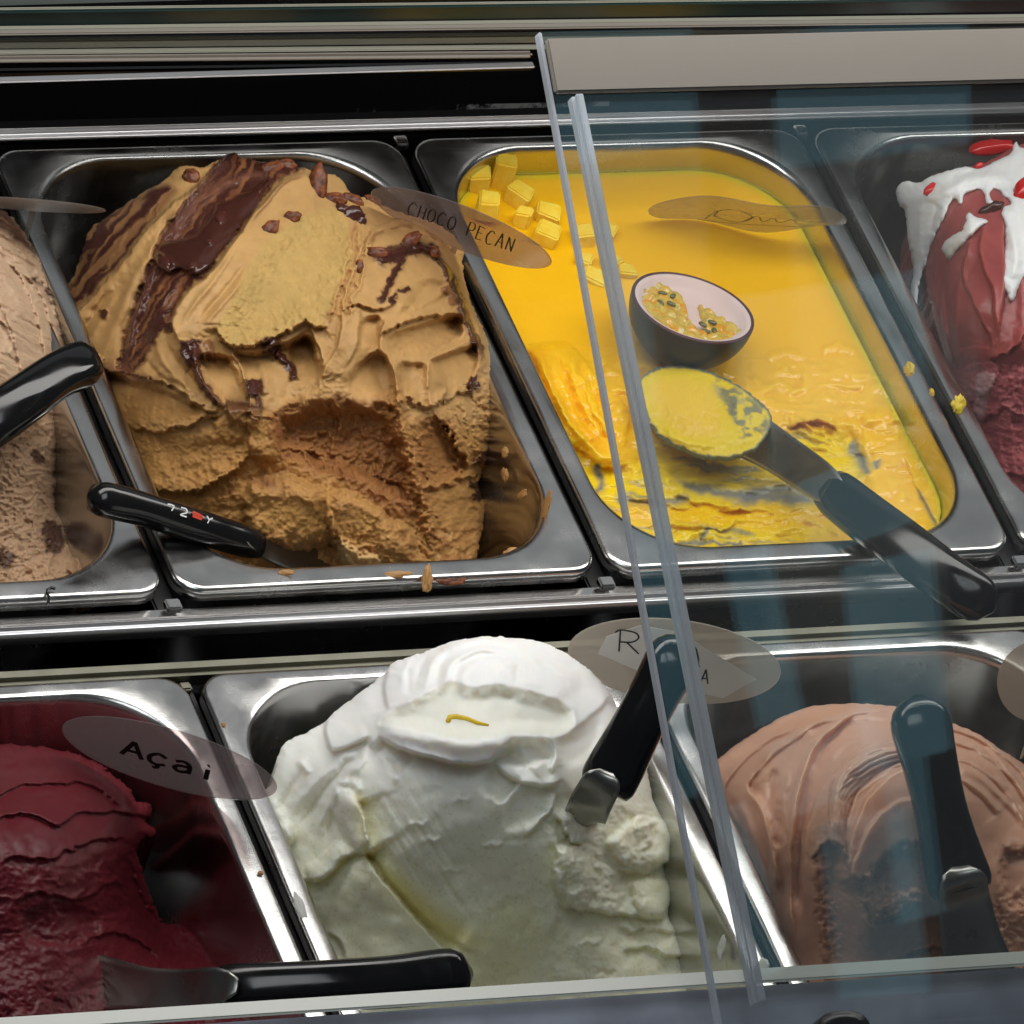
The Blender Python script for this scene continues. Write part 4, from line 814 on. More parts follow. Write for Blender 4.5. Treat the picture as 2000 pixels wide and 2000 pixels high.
F.bump([(1240, 1720), (1290, 1710), (1318, 1738), (1308, 1780), (1270, 1790), (1240, 1764)], 6, 24); F.lip([(1090, 1760), (1150, 1778), (1220, 1784), (1280, 1796), (1306, 1790)], 4, 20, 5, 34, side=-1, ta=.1, tb=.1)
F.warp(9, 18, 7)
F.lip([(1200, 1810), (1250, 1820), (1290, 1812), (1318, 1830)], 2.6, 18, 3, 26, side=-1); F.lip([(1210, 1860), (1260, 1850), (1300, 1866), (1346, 1860)], 2.6, 18, 3, 26, side=-1)
lo = sstep(1640, 1760, F.V)*sstep(900, 1000, F.U); F.crumble(lo*.5, 2.0, 46, 8); F.paint(lo*sstep(.05, .5, fbm(F.U/50, F.V/60, 3, 4))*.5, LEY, .2, .3); F.paint(lo*.3, (.77, .76, .58), .2, .25)
F.paint(F.mask([(960, 1780), (1040, 1800), (1040, 1900), (940, 1960), (900, 1900)], 40)*.5, (.74, .71, .36), .2, .2)
# small tears and pits on the broad front face
F.warp(5, 8, 8)
for (u, v, h) in ((812, 1610, 1.6), (840, 1640, 1.8), (880, 1700, 1.4), (960, 1650, 1.6), (1005, 1640, -1.4), (900, 1560, 1.2), (1150, 1840, 1.6), (760, 1480, 1.4), (1180, 1900, -1.4)):
    F.ridge([(u-18, v+9), (u-4, v-3), (u+10, v+3), (u+24, v-8)], 4, h)
F.lip([(762, 1520), (780, 1510), (800, 1490), (812, 1480)], 2.2, 12, 2.5, 14, side=1)
F.crumb *= .5; F.H *= 1.5; F.H += .22*fbm(F.U/18, F.V/18, 3, 9)
F.paint(sstep(.55, .62, vnoise(F.U/4.2, F.V/4.2, 4))*sstep(1480, 1600, F.V)*.25, (.5, .48, .25))
oF = F.build('white_ice_cream', M_soft, 26, smooth_iter=3); tag(oF, 'tall white ice cream mound with a spatula stuck in its right side', 'ice cream')

# ================================================================== chocolate ice cream, front right
GC = (.62, .335, .225); GD = (.32, .15, .09); GCR = (.38, .18, .105)
G = Sculpt([(1382, 1508), (1409, 1480), (1436, 1458), (1466, 1438), (1518, 1407), (1550, 1392), (1585, 1381), (1630, 1376), (1673, 1375), (1745, 1380), (1800, 1394), (1854, 1411), (1906, 1432), (1968, 1472), (2020, 1506), (2090, 1560), (2150, 1630), (2210, 1740), (2260, 1860), (2290, 2000), (1560, 2000), (1549, 1899), (1530, 1820), (1512, 1772), (1488, 1716), (1462, 1664), (1438, 1620), (1412, 1580), (1392, 1545)],
   [(1382, 1508, -.012), (1466, 1438, .006), (1585, 1381, .03), (1673, 1375, .038), (1854, 1411, .036), (2030, 1520, .01), (1440, 1600, -.012), (1512, 1760, -.034), (1549, 1899, -.05), (1600, 1500, .04), (1750, 1480, .062), (1900, 1520, .05), (1560, 1640, .018), (1680, 1620, .05), (1800, 1640, .046), (1950, 1640, .03), (1580, 1800, -.015), (1680, 1780, .012), (1800, 1780, .016), (1950, 1800, .006), (1600, 1950, -.035), (1750, 1920, -.02), (1950, 1950, -.02), (2150, 1640, -.012), (2260, 1870, -.045), (2080, 1700, .02), (2130, 1900, -.03)], 2.2, 2, 12, seed=53)
G.lu = (.4, 1.6); one = np.ones(G.shape); G.paint(one, GC, .60, .04); G.H += 1.8*fbm(G.U/80, G.V/80, 3, 2)
G.warp(3, 30, 1)
G.lip([(1745, 1384), (1700, 1390), (1662, 1400), (1611, 1438), (1584, 1476), (1570, 1520), (1556, 1580), (1546, 1660), (1548, 1770), (1552, 1850)], 5, 30, 6, 20, side=1, ta=.1, tb=.1, edge=3)
G.lip([(1690, 1400), (1630, 1406), (1580, 1424), (1530, 1460), (1490, 1500), (1464, 1534), (1484, 1570), (1500, 1620), (1516, 1690), (1520, 1750)], 4, 26, 4, 20, side=1, ta=.15, tb=.1, edge=3)
G.lip([(1560, 1420), (1500, 1450), (1450, 1490), (1420, 1530), (1416, 1570)], 2.5, 22, 2.5, 16, side=1)
d, sg, t = G.lip([(1720, 1470), (1680, 1482), (1642, 1506), (1606, 1540), (1586, 1580), (1573, 1630), (1568, 1700), (1570, 1790)], 3, 18, 12, 26, side=-1, ta=.1, tb=.1, edge=3)
G.ridge([(1860, 1450), (1800, 1444), (1750, 1450), (1699, 1469), (1656, 1500), (1630, 1545), (1620, 1600), (1626, 1640)], 22, 7, .1, .1)
for k in range(10):
    G.ridge([(1770+k*2, 1452+k*5), (1716+k*2, 1466+k*5), (1672+k*2, 1492+k*5), (1640+k*2, 1535+k*4), (1626+k*2, 1590+k*3)], 2.4, 1.1*(1 if k % 2 else -1), .1, .15)
G.lip([(1860, 1500), (1800, 1494), (1740, 1512), (1700, 1550), (1672, 1600), (1660, 1650), (1656, 1700)], 4, 26, 9, 34, side=-1, ta=.1, tb=.06, edge=2.5)
for k, r in enumerate((150, 170, 190, 214, 236, 258)):
    G.ridge([(1850, 1660-r), (1905, 1668-r*.93), (1955, 1690-r*.8), (2005, 1720-r*.62), (2050, 1770-r*.4)], 7, 3.0*(1 if k % 2 else -1), .1, .05)
G.lip([(1790, 1556), (1740, 1572), (1700, 1610), (1672, 1670), (1660, 1712)], 3.5, 18, 4, 24, side=-1, ta=.15, tb=.05)
for pts, w, h in (([(1540, 1440), (1500, 1480), (1480, 1520)], 6, 2.), ([(1650, 1420), (1610, 1460), (1590, 1510)], 7, -2), ([(1520, 1540), (1510, 1600), (1530, 1660)], 9, 2.6), ([(1540, 1530), (1528, 1590), (1536, 1650)], 6, -2.2), ([(1500, 1480), (1476, 1520), (1480, 1560)], 5, -2), ([(1700, 1440), (1650, 1452), (1615, 1490)], 8, 2), ([(1440, 1560), (1470, 1630), (1500, 1720)], 9, 2), ([(1420, 1540), (1450, 1620), (1486, 1700)], 8, -2.2)): G.ridge(pts, w, h)
# dug-out front
G.warp(8, 11, 2)
cav = [(1592, 1672), (1616, 1642), (1640, 1650), (1654, 1676), (1662, 1706), (1690, 1700), (1730, 1656), (1770, 1640), (1830, 1650), (1880, 1690), (1880, 1900), (1780, 1960), (1620, 1960), (1596, 1850), (1586, 1750)]
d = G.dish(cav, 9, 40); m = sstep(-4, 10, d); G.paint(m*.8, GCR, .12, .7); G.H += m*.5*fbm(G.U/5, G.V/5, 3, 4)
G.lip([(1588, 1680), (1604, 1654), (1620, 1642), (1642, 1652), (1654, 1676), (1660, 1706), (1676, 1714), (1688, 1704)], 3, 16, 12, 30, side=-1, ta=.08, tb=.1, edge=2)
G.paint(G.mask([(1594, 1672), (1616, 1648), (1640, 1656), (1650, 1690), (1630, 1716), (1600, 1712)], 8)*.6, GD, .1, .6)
G.dish([(1700, 1700), (1750, 1650), (1800, 1640), (1810, 1700), (1780, 1740), (1720, 1760), (1696, 1740)], 6, 26)
q = G.mask([(1686, 1706), (1700, 1730), (1760, 1745), (1800, 1735), (1780, 1780), (1730, 1800), (1700, 1810), (1684, 1760)], 10); G.crumble(q, 5, 14, 5); G.bump([(1690, 1700), (1720, 1720), (1800, 1740), (1776, 1780), (1720, 1800), (1690, 1770)], 7, 20); G.paint(q*.6, (.36, .175, .105), .1, .9)
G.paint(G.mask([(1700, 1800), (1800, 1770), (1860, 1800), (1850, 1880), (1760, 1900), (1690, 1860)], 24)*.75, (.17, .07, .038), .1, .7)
q = G.mask([(1600, 1750), (1625, 1750), (1640, 1820), (1640, 1870), (1612, 1850)], 8); G.crumble(q, 3, 10, 6)
G.lip([(1690, 1900), (1740, 1880), (1790, 1860), (1840, 1850), (1870, 1870)], 4, 16, 7, 16, side=-1)
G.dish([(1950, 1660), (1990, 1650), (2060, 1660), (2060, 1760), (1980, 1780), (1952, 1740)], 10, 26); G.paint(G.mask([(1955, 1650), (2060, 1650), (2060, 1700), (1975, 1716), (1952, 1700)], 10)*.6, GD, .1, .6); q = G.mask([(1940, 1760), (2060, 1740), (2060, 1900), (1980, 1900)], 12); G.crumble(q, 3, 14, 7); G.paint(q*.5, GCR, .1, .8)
G.warp(3, 26, 4)
tor = [(1770, 1442), (1740, 1446), (1706, 1455), (1678, 1466), (1650, 1488), (1627, 1516), (1620, 1548), (1620, 1580), (1617, 1636), (1632, 1656), (1650, 1668), (1654, 1640), (1653, 1607), (1668, 1558), (1694, 1526), (1720, 1506), (1770, 1482), (1830, 1476), (1830, 1446)]
d = G.bump(tor, 9, 22); tm = sstep(0, 6, d); G.paint(tm*.7, (.60, .37, .28), .85, .02)
G.lip([(1830, 1480), (1770, 1484), (1720, 1508), (1690, 1530), (1668, 1560), (1654, 1608), (1655, 1672)], 2, 14, 9, 26, side=-1, ta=.05, tb=.05)
for k in range(9):
    G.ridge([(1800, 1450+k*4), (1745, 1452+k*5), (1690, 1468+k*6), (1645-k*.5, 1508+k*5), (1628+k*2.6, 1560+k*2), (1624+k*3, 1625+k*2)], 2.6, 1.5*(1 if k % 2 else -1), .1, .12)
for pts, w, hh in (([(1760, 1394), (1734, 1398), (1694, 1398), (1653, 1404), (1616, 1430), (1592, 1460), (1566, 1520), (1551, 1591), (1548, 1642), (1551, 1734), (1541, 1810)], 9, 5), ([(1590, 1420), (1541, 1459), (1500, 1500), (1466, 1538)], 10, 3), ([(1466, 1540), (1484, 1564), (1497, 1591), (1511, 1652), (1520, 1734)], 7, 4.5), ([(1520, 1500), (1508, 1540), (1516, 1600), (1524, 1660)], 9, -3.5), ([(1545, 1500), (1530, 1560), (1534, 1640), (1540, 1700)], 5, 2.2)):
    G.ridge(pts, w, hh, .1, .1)
G.lip([(1690, 1484), (1650, 1500), (1622, 1522), (1590, 1560), (1570, 1610), (1563, 1680), (1562, 1770)], 2, 14, 10, 16, side=-1, ta=.1, tb=.1)
for pts in ([(1840, 1420), (1900, 1440), (1960, 1478), (2010, 1530)], [(1850, 1446), (1910, 1468), (1965, 1510), (2010, 1570)], [(1862, 1480), (1915, 1505), (1965, 1550), (2000, 1610)], [(1866, 1520), (1910, 1546), (1950, 1590)]): G.lip(pts, 4.5, 14, 5, 12, side=-1, ta=.1, tb=.05)
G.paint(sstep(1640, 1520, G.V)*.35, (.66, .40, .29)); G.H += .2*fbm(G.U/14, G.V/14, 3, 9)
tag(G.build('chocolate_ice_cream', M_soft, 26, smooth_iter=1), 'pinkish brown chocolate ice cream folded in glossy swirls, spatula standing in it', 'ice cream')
# smear of it left on the pan wall behind the mound
# ================================================================== dark red ice cream, front left
EC = (.11, .010, .016); ED = (.075, .008, .012)
E_ = Sculpt([(-280, 2050), (-340, 1900), (-390, 1740), (-400, 1600), (-330, 1510), (-220, 1470), (-110, 1452), (-40, 1449), (0, 1454), (31, 1456), (70, 1459), (104, 1464), (130, 1468), (160, 1478), (207, 1505), (243, 1536), (258, 1552), (266, 1568), (290, 1572), (297, 1586), (284, 1602), (298, 1620), (300, 1632), (276, 1640), (264, 1664), (276, 1698), (284, 1730), (300, 1770), (318, 1806), (350, 1806), (385, 1814), (420, 1806), (466, 1810), (520, 1830), (572, 1878), (600, 1960), (600, 2050), (200, 2055), (-40, 2055)],
   [(-40, 1450, .0), (104, 1464, .0), (207, 1505, -.008), (270, 1568, -.016), (290, 1620, -.026), (284, 1730, -.046), (330, 1810, -.070), (466, 1812, -.062), (572, 1880, -.05), (0, 1560, .035), (120, 1560, .028), (210, 1600, .008), (0, 1700, .04), (120, 1700, .03), (230, 1700, -.012), (0, 1820, .02), (120, 1840, .008), (240, 1840, -.034), (0, 1950, .01), (150, 1960, -.01), (260, 1960, -.036), (400, 1900, -.06), (520, 1960, -.055), (300, 2040, -.045), (-330, 1510, -.015), (-400, 1620, -.03), (-340, 1900, -.045), (-200, 1640, .035), (-180, 1880, .01)], 2.2, 5, 9, seed=63)
E = E_; E.lu = (.3, 2.6); one = np.ones(E.shape); E.paint(one, EC, .42, .22); E.H += 2.6*fbm(E.U/50, E.V/50, 3, 2)
E.warp(5, 18, 1)
E.lip([(-20, 1570), (12, 1546), (50, 1534), (104, 1531), (150, 1528), (190, 1540), (222, 1566), (240, 1590)], 4, 24, 9, 26, side=-1, ta=.05, tb=.1)
E.lip([(-20, 1612), (20, 1590), (70, 1596), (110, 1612), (150, 1592), (200, 1586), (262, 1592), (294, 1600)], 4, 26, 8, 24, side=-1, ta=.05, tb=.05)
for pts, w, h in (([(10, 1490), (60, 1476), (120, 1482), (180, 1510)], 12, 2.5), ([(0, 1510), (50, 1500), (110, 1504)], 8, -2.4), ([(230, 1550), (262, 1600), (280, 1636)], 9, 3), ([(60, 1560), (120, 1560), (180, 1572)], 9, 2)): E.ridge(pts, w, h)
E.warp(8, 16, 2)
E.lip([(-10, 1690), (40, 1672), (90, 1680), (140, 1660), (200, 1640), (260, 1640)], 3.5, 20, 6, 24, side=-1); E.lip([(250, 1668), (262, 1700), (276, 1740), (296, 1780), (312, 1810)], 4, 18, 5, 16, side=-1)
E.lip([(20, 1760), (80, 1744), (150, 1760), (210, 1730), (250, 1720)], 3, 20, 5, 20, side=-1); E.lip([(150, 1850), (200, 1826), (250, 1830), (290, 1850), (310, 1880)], 4, 20, 6, 18, side=-1)
E.dish([(40, 1780), (120, 1760), (200, 1780), (190, 1840), (110, 1860), (50, 1840)], 6, 26)
E.crumble(sstep(1640, 1700, E.V)*.7, 3.0, 46, 3); E.crumble(sstep(1880, 1950, E.V)*.8, 2.6, 26, 4); E.paint(np.ones(E.shape)*.6, EC, .5, .12)
thin = E.mask([(330, 1800), (600, 1800), (620, 1960), (420, 1960), (330, 1880)], 20); E.paint(thin*.7, (.10, .008, .014), .5, .1)
E.lip([(305, 1820), (350, 1814), (400, 1830), (440, 1818), (480, 1830)], 3, 14, 4, 16, side=1)
oE = E.build('dark_red_ice_cream', M_cream, 22, smooth_iter=2); tag(oE, 'dark red acai ice cream heaped in the front left pan', 'ice cream')

# ================================================================== red ice cream at the right edge
DC = (.33, .075, .070); DM = (.36, .095, .105); DD = (.20, .035, .035)
D = Sculpt([(1790, 430), (1800, 390), (1817, 345), (1857, 334), (1900, 325), (1935, 312), (1987, 285), (2050, 275), (2140, 280), (2240, 310), (2310, 400), (2380, 560), (2450, 720), (2490, 880), (2470, 1000), (2380, 1060), (2240, 1085), (2100, 1075), (2010, 1010), (1975, 965), (1951, 925), (1928, 878), (1896, 822), (1872, 770), (1850, 705), (1830, 640), (1812, 560), (1797, 490)],
   [(1790, 430, -.006), (1817, 345, .02), (1935, 312, .03), (2050, 275, .03), (1812, 560, -.026), (1850, 705, -.034), (1896, 822, -.040), (1951, 925, -.045), (2010, 1010, -.05), (1870, 450, .035), (1960, 420, .05), (2060, 420, .05), (1880, 600, .02), (1960, 600, .04), (2050, 600, .04), (1920, 740, -.005), (2000, 760, .01), (1960, 860, -.03), (2040, 900, -.02), (2060, 1040, -.05), (2240, 310, .01), (2310, 420, .006), (2450, 740, -.02), (2470, 1000, -.05), (2240, 1085, -.05), (2220, 500, .04), (2260, 700, .03), (2260, 900, -.015)], 2.2, 2, 10, seed=73)
one = np.ones(D.shape); D.paint(one, DC, .55, .05); D.H += 2*fbm(D.U/50, D.V/60, 3, 2); D.warp(3, 26, 1)
D.lip([(1905, 400), (1880, 440), (1856, 500), (1842, 560), (1838, 600), (1846, 660), (1870, 740)], 4, 22, 5, 16, side=-1, ta=.15)
for pts, w, h in (([(1868, 430), (1836, 490), (1824, 550), (1838, 640), (1866, 740), (1900, 815)], 6, 2.6), ([(1884, 440), (1850, 520), (1846, 590), (1860, 680)], 5, -2.6), ([(1900, 500), (1872, 560), (1868, 640), (1880, 720)], 8, 3), ([(1826, 470), (1816, 520), (1822, 580)], 5, -2.2), ([(1990, 480), (2000, 600), (1990, 700)], 10, 3)): D.ridge(pts, w, h)
D.lip([(1895, 470), (1880, 520), (1890, 570), (1916, 620), (1934, 665), (1936, 682)], 5, 18, 9, 20, side=-1, ta=.1, tb=.06); D.lip([(1920, 440), (1912, 490), (1922, 530), (1938, 560), (1944, 610), (1950, 650), (1944, 684)], 5, 16, 9, 22, side=-1, ta=.1, tb=.06); D.lip([(1960, 430), (1964, 520), (1958, 600), (1944, 684)], 4, 18, 7, 18, side=1, ta=.1, tb=.05)
D.paint(D.mask([(1850, 560), (1900, 580), (1936, 690), (1900, 700), (1862, 660)], 20)*.6, (.27, .045, .036), .6, .03)
lo = sstep(690, 720, D.V); D.paint(lo*.8, DM, .2, .4); D.warp(8, 14, 2); D.H -= 5*lo; D.crumble(lo, 3, 24, 4)
D.lip([(1930, 708), (1944, 696), (1970, 690), (2010, 640)], 4, 16, 7, 22, side=-1); D.lip([(1890, 800), (1920, 820), (1960, 800), (2010, 820)], 3, 14, 4, 18, side=-1); D.dish([(1960, 720), (2050, 640), (2070, 860), (1990, 900), (1966, 820)], 5, 26); D.streak(lo, 15, 1.6, 40, 8, 3)
D.lip([(1935, 900), (1960, 930), (1990, 926), (2030, 940)], 4, 14, 9, 16, side=-1)
q = D.mask([(1905, 740), (1925, 725), (1944, 736), (1930, 770), (1918, 820), (1900, 824), (1908, 780)], 6); D.bump([(1905, 740), (1925, 725), (1944, 736), (1930, 770), (1908, 776)], 5, 14); D.paint(q*.55, (.60, .42, .42), .6, .05)
sw = D.mask([(1815, 560), (1850, 620), (1880, 720), (1905, 810), (1880, 790), (1845, 700), (1818, 600)], 10)*sstep(-.1, .4, fbm(D.U/9, D.V/60, 3, 5)); D.paint(sw*.4, (.48, .22, .22), .5, .05)
oD = D.build('red_ice_cream', M_soft, 24); tag(oD, 'strawberry red ice cream draped with white cream cut by the right edge', 'ice cream')
# ================================================================== spatulas
M_blade = steel('spatula_steel', (.34, .34, .32), .30, .3, var=.6)
def resample(pts, n):
    P = spline(pts, 8); L = np.r_[0, np.cumsum(np.linalg.norm(np.diff(P[:, :2], axis=0), axis=1))]; q = np.linspace(0, L[-1], n)
    return np.stack([np.interp(q, L, P[:, i]) for i in range(P.shape[1])], 1)
def spatula(label, handle, blade, nrm=None, th=.0085, hollow=.14, e=2.6):
    """handle and blade: (u, v, z, half width in picture px); the handle ends at its rounded butt, the blade starts in the handle"""
    N = -VIEW*.8+np.array([0, 0, .35]) if nrm is None else np.array(nrm)
    Hs = resample(handle, 26); P = hitz(Hs[:, 0], Hs[:, 1], Hs[:, 2]); w = Hs[:, 3]*PXM
    root = empty('spatula', P[len(P)//2], label, 'spatula', 'black handled ice cream spatulas')
    L = np.r_[0, np.cumsum(np.linalg.norm(np.diff(P, axis=0), axis=1))]
    k = np.sqrt(np.clip(1-(1-np.clip((L[-1]-L)/(w[-1]*1.05), 0, 1))**2, 0.02, 1)); t = np.full(len(P), th)
    t *= np.interp(np.linspace(0, 1, 26), [0, .12, .5, .8, 1], [.72, .86, 1., 1.05, .95]); c = np.ones(len(P)); c[0] = .86; c[1] = .97
    loft('handle', P, w*k*c, t*k*c, N, M_handle, root, 28, e)
    Bs = resample(blade, 22); Q = hitz(Bs[:, 0], Bs[:, 1], Bs[:, 2]); bw = Bs[:, 3]*PXM
    Nu = N/np.linalg.norm(N); kk = sstep(.72, .93, np.linspace(0, 1, len(Q))); Q = Q+Nu*(kk*th*.70)[:, None]; end = np.linspace(0, 1, len(Q)); bw = bw*np.sqrt(np.clip(1-((end-.86)/.15).clip(0, 1)**2, .02, 1))
    # spoon-shaped sheet: hollow across its width
    V = []; Fc = []; m = len(Q); nx = 9
    for i in range(m):
        tt = Q[min(i+1, m-1)]-Q[max(i-1, 0)]; tt /= np.linalg.norm(tt); nz = N-tt*(N@tt); nz /= np.linalg.norm(nz); ww = np.cross(nz, tt)
        for j in range(nx):
            s = -1+2*j/(nx-1); hol = (s*s-.55)*min(bw[i]*hollow, .0065)
            V.append(Q[i]+ww*bw[i]*s+nz*hol)
    for i in range(m-1):
        for j in range(nx-1): Fc.append((i*nx+j, i*nx+j+1, (i+1)*nx+j+1, (i+1)*nx+j))
    me = mesh_py('blade', V, Fc); b = link('blade', me, M_blade, root); md = b.modifiers.new('sheet', 'SOLIDIFY'); md.thickness = .0012; md.offset = 0
    return root, P, Q, N
def strokes(name, lines, org, ax, ay, n, half, mat, parent, lift=.0006):
    """flat print: each line a ribbon of quads lying on the plane org + s*ax + t*ay"""
    V = []; Fc = []
    for ln in lines:
        P = spline(ln, 5) if len(ln) > 2 else np.array(ln, float)
        W3 = [org+ax*a+ay*b+n*lift for a, b in P]
        for i, p in enumerate(W3):
            t = W3[min(i+1, len(W3)-1)]-W3[max(i-1, 0)]; t = t/np.linalg.norm(t); w = np.cross(n, t)*half; V += [p-w, p+w]
            if i: b0 = len(V)-4; Fc.append((b0, b0+2, b0+3, b0+1))
    return link(name, mesh_py(name, V, Fc), mat, parent, smooth=False)
# mango: loaded blade, handle hanging over the rim
spC, P_, Q_, N_ = spatula('spatula loaded with yellow mango ice cream, its handle hanging over the front rim of the mango pan',
    [(1618, 952, .006, 44), (1680, 1002, .012, 46), (1760, 1062, .017, 47), (1850, 1130, .019, 46), (1942, 1192, .018, 44)],
    [(1256, 760, -.019, 12), (1276, 776, -.020, 34), (1330, 800, -.019, 50), (1400, 824, -.017, 52), (1460, 848, -.012, 45), (1520, 884, -.005, 39), (1580, 925, .002, 37), (1630, 962, .0075, 34), (1645, 972, .0095, 34)], nrm=-VIEW, hollow=.06)
spC['label'] = 'black handled spatula loaded with yellow ice cream, hanging over the mango pan rim'
L_ = Sculpt([(1246, 758), (1260, 730), (1298, 715), (1342, 715), (1392, 728), (1442, 752), (1488, 788), (1508, 816), (1496, 852), (1470, 880), (1430, 894), (1380, 893), (1330, 875), (1284, 847), (1256, 802)], [(1246, 758, -.007), (1330, 722, -.003), (1440, 770, .000), (1500, 820, .001), (1420, 885, -.006), (1300, 850, -.009), (1350, 800, -.001)], 2.2, 3, 10, seed=83)
L_.paint(np.ones(L_.shape), (.70, .52, .03), .45, .15); L_.warp(5, 14, 1); L_.paint(L_.mask([(1270, 760), (1300, 740), (1380, 750), (1410, 800), (1400, 850), (1350, 850), (1290, 820)], 18)*.8, (.76, .50, .06), .4, .12)
L_.paint(L_.mask([(1390, 752), (1440, 775), (1455, 795), (1440, 830), (1420, 800)], 8)*.6*sstep(-.3, .2, fbm(L_.U/14, L_.V/14, 3, 2)), (.26, .27, .2), .5, 0); L_.ridge([(1290, 835), (1340, 862), (1400, 872)], 8, 2.5); L_.crumble(np.ones(L_.shape), .9, 26, 2)
L_.paint(L_.mask([(1400, 742), (1450, 765), (1500, 812), (1490, 850), (1440, 860), (1420, 800)], 8)*sstep(-.15, .25, fbm(L_.U/16, L_.V/12, 3, 2))*.85, (.16, .17, .13), .6, 0); L_.paint(sstep(7, 2, L_.sd), (.13, .15, .12), .5, 0)
L_.build('ice_cream_load', M_soft, 10, 2.2, spC, skirt=((.003, .002),))
# chocolate pecan: printed handle lying across the left rim
spB, PB_, QB_, NB_ = spatula('spatula', [(506, 1066, -.010, 27), (440, 1046, -.001, 29), (370, 1024, .009, 29), (290, 998, .018, 28), (230, 982, .025, 30), (172, 968, .031, 29)],
    [(660, 1100, -.034, 30), (620, 1096, -.029, 34), (575, 1086, -.022, 30), (535, 1076, -.015, 23), (500, 1064, -.0095, 20), (480, 1060, -.005, 20)], th=.010)
spB['label'] = 'black handled spatula with white and red print, lying in the chocolate pecan ice cream'
ip = hitz(np.float64(352), np.float64(1006), .0205); ax = (PB_[3]-PB_[12]); ax /= np.linalg.norm(ax); nn_ = NB_-ax*(NB_@ax); nn_ /= np.linalg.norm(nn_); ay = np.cross(nn_, ax)
def on_handle(u, v): 
    q = hitz(np.float64(u), np.float64(v), .0)
    i = int(np.argmin(np.linalg.norm(proj(PB_)-np.array([u, v]), axis=1))); return PB_[i]
o_ = on_handle(352, 1018)+nn_*.0102
strokes('print', [[(-.0160, .004), (-.0128, .0042), (-.0112, .0038)], [(-.0112, .0038), (-.0128, .001)], [(-.0065, .0044), (-.0030, .0044), (-.0022, .0026), (-.0050, .0012), (-.0062, .0002), (-.002, .0002)], [(.0118, .0042), (.0136, .0026), (.0128, .0004)], [(.0136, .0026), (.016, .0040)]], o_, ax, ay, nn_, .00038, M_print, spB, .0004)
strokes('print', [[(.0018, .0036), (.0052, .0034), (.009, .0028)], [(.002, .0022), (.006, .002), (.0086, .0018)]], o_, ax, ay, nn_, .0010, M_red, spB, .0004)
spA, *_ = spatula('spatula', [(-90, 872, .020, 48), (-20, 826, .034, 47), (50, 778, .042, 44), (105, 738, .045, 41), (150, 716, .044, 42), (190, 704, .042, 41)],
    [(-260, 990, -.02, 50), (-180, 930, .004, 44), (-110, 885, .018, 34), (-80, 866, .024, 30)], th=.011)
spA['label'] = 'black spatula handle reaching in from the left edge over the pale brown ice cream'
spE, *_ = spatula('spatula', [(426, 1932, .024, 42), (520, 1930, .032, 42), (640, 1925, .038, 42), (760, 1918, .042, 43), (850, 1908, .044, 45), (922, 1900, .045, 45)],
    [(40, 1900, -.050, 30), (130, 1912, -.036, 50), (210, 1924, -.018, 46), (280, 1932, .000, 37), (350, 1934, .014, 35), (430, 1932, .0265, 33), (462, 1931, .034, 33)], th=.0115)
spE['label'] = 'black handled spatula lying level from the dark red ice cream across to the white one'
spF, *_ = spatula('spatula', [(1180, 1542, .060, 50), (1205, 1495, .070, 49), (1240, 1428, .086, 45), (1278, 1356, .102, 44), (1308, 1300, .115, 47), (1336, 1242, .127, 47)],
    [(1178, 1710, -.030, 12), (1164, 1672, -.004, 24), (1140, 1620, .030, 35), (1150, 1578, .051, 36), (1172, 1536, .0635, 34), (1182, 1512, .068, 33)], th=.011)
spF['label'] = 'black handled spatula stuck upright in the white ice cream, crossing the oval sign'
spG, *_ = spatula('spatula', [(1880, 1742, .040, 60), (1862, 1680, .050, 54), (1838, 1585, .070, 46), (1816, 1490, .088, 48), (1800, 1420, .100, 53), (1792, 1356, .112, 52)],
    [(1930, 1960, -.012, 60), (1912, 1900, .004, 62), (1895, 1830, .020, 52), (1882, 1760, .036, 46), (1876, 1722, .0475, 42), (1871, 1698, .050, 40)], th=.011)
spG['label'] = 'black handled spatula standing upright in the pinkish brown chocolate ice cream'

# ================================================================== oval name signs
FONT = {'C': [[(.9, .85), (.5, 1), (.1, .7), (.05, .35), (.35, 0), (.9, .12)]], 'H': [[(.1, 1), (.1, 0)], [(.85, 1), (.85, 0)], [(.1, .5), (.85, .5)]], 'O': [[(.5, 1), (.1, .75), (.1, .25), (.5, 0), (.9, .25), (.9, .75), (.5, 1)]],
        'P': [[(.1, 0), (.1, 1)], [(.1, 1), (.7, .98), (.88, .75), (.7, .5), (.1, .45)]], 'E': [[(.85, .95), (.1, 1)], [(.1, 1), (.1, 0)], [(.1, 0), (.85, .05)], [(.1, .52), (.7, .52)]], 'A': [[(.05, 0), (.5, 1)], [(.5, 1), (.95, 0)], [(.22, .36), (.8, .36)]],
        'N': [[(.1, 0), (.1, 1)], [(.1, 1), (.85, 0)], [(.85, 0), (.85, 1)]], 'R': [[(.15, 0), (.1, 1)], [(-.1, .85), (.1, 1), (.7, .95), (.85, .72), (.6, .5), (.12, .45)], [(.4, .48), (.95, 0)]], 'T': [[(.0, .95), (1, 1)], [(.5, .98), (.5, 0)]],
        'c': [[(.85, .55), (.5, .7), (.15, .45), (.2, .12), (.5, 0), (.85, .12)], [(.5, 0), (.55, -.15), (.35, -.25)]], 'a': [[(.15, .6), (.5, .7), (.78, .5), (.78, 0)], [(.78, .4), (.35, .38), (.15, .18), (.4, 0), (.78, .15)]], 'i': [[(.45, .68), (.45, 0)], [(.4, .9), (.5, .94)]], ' ': []}
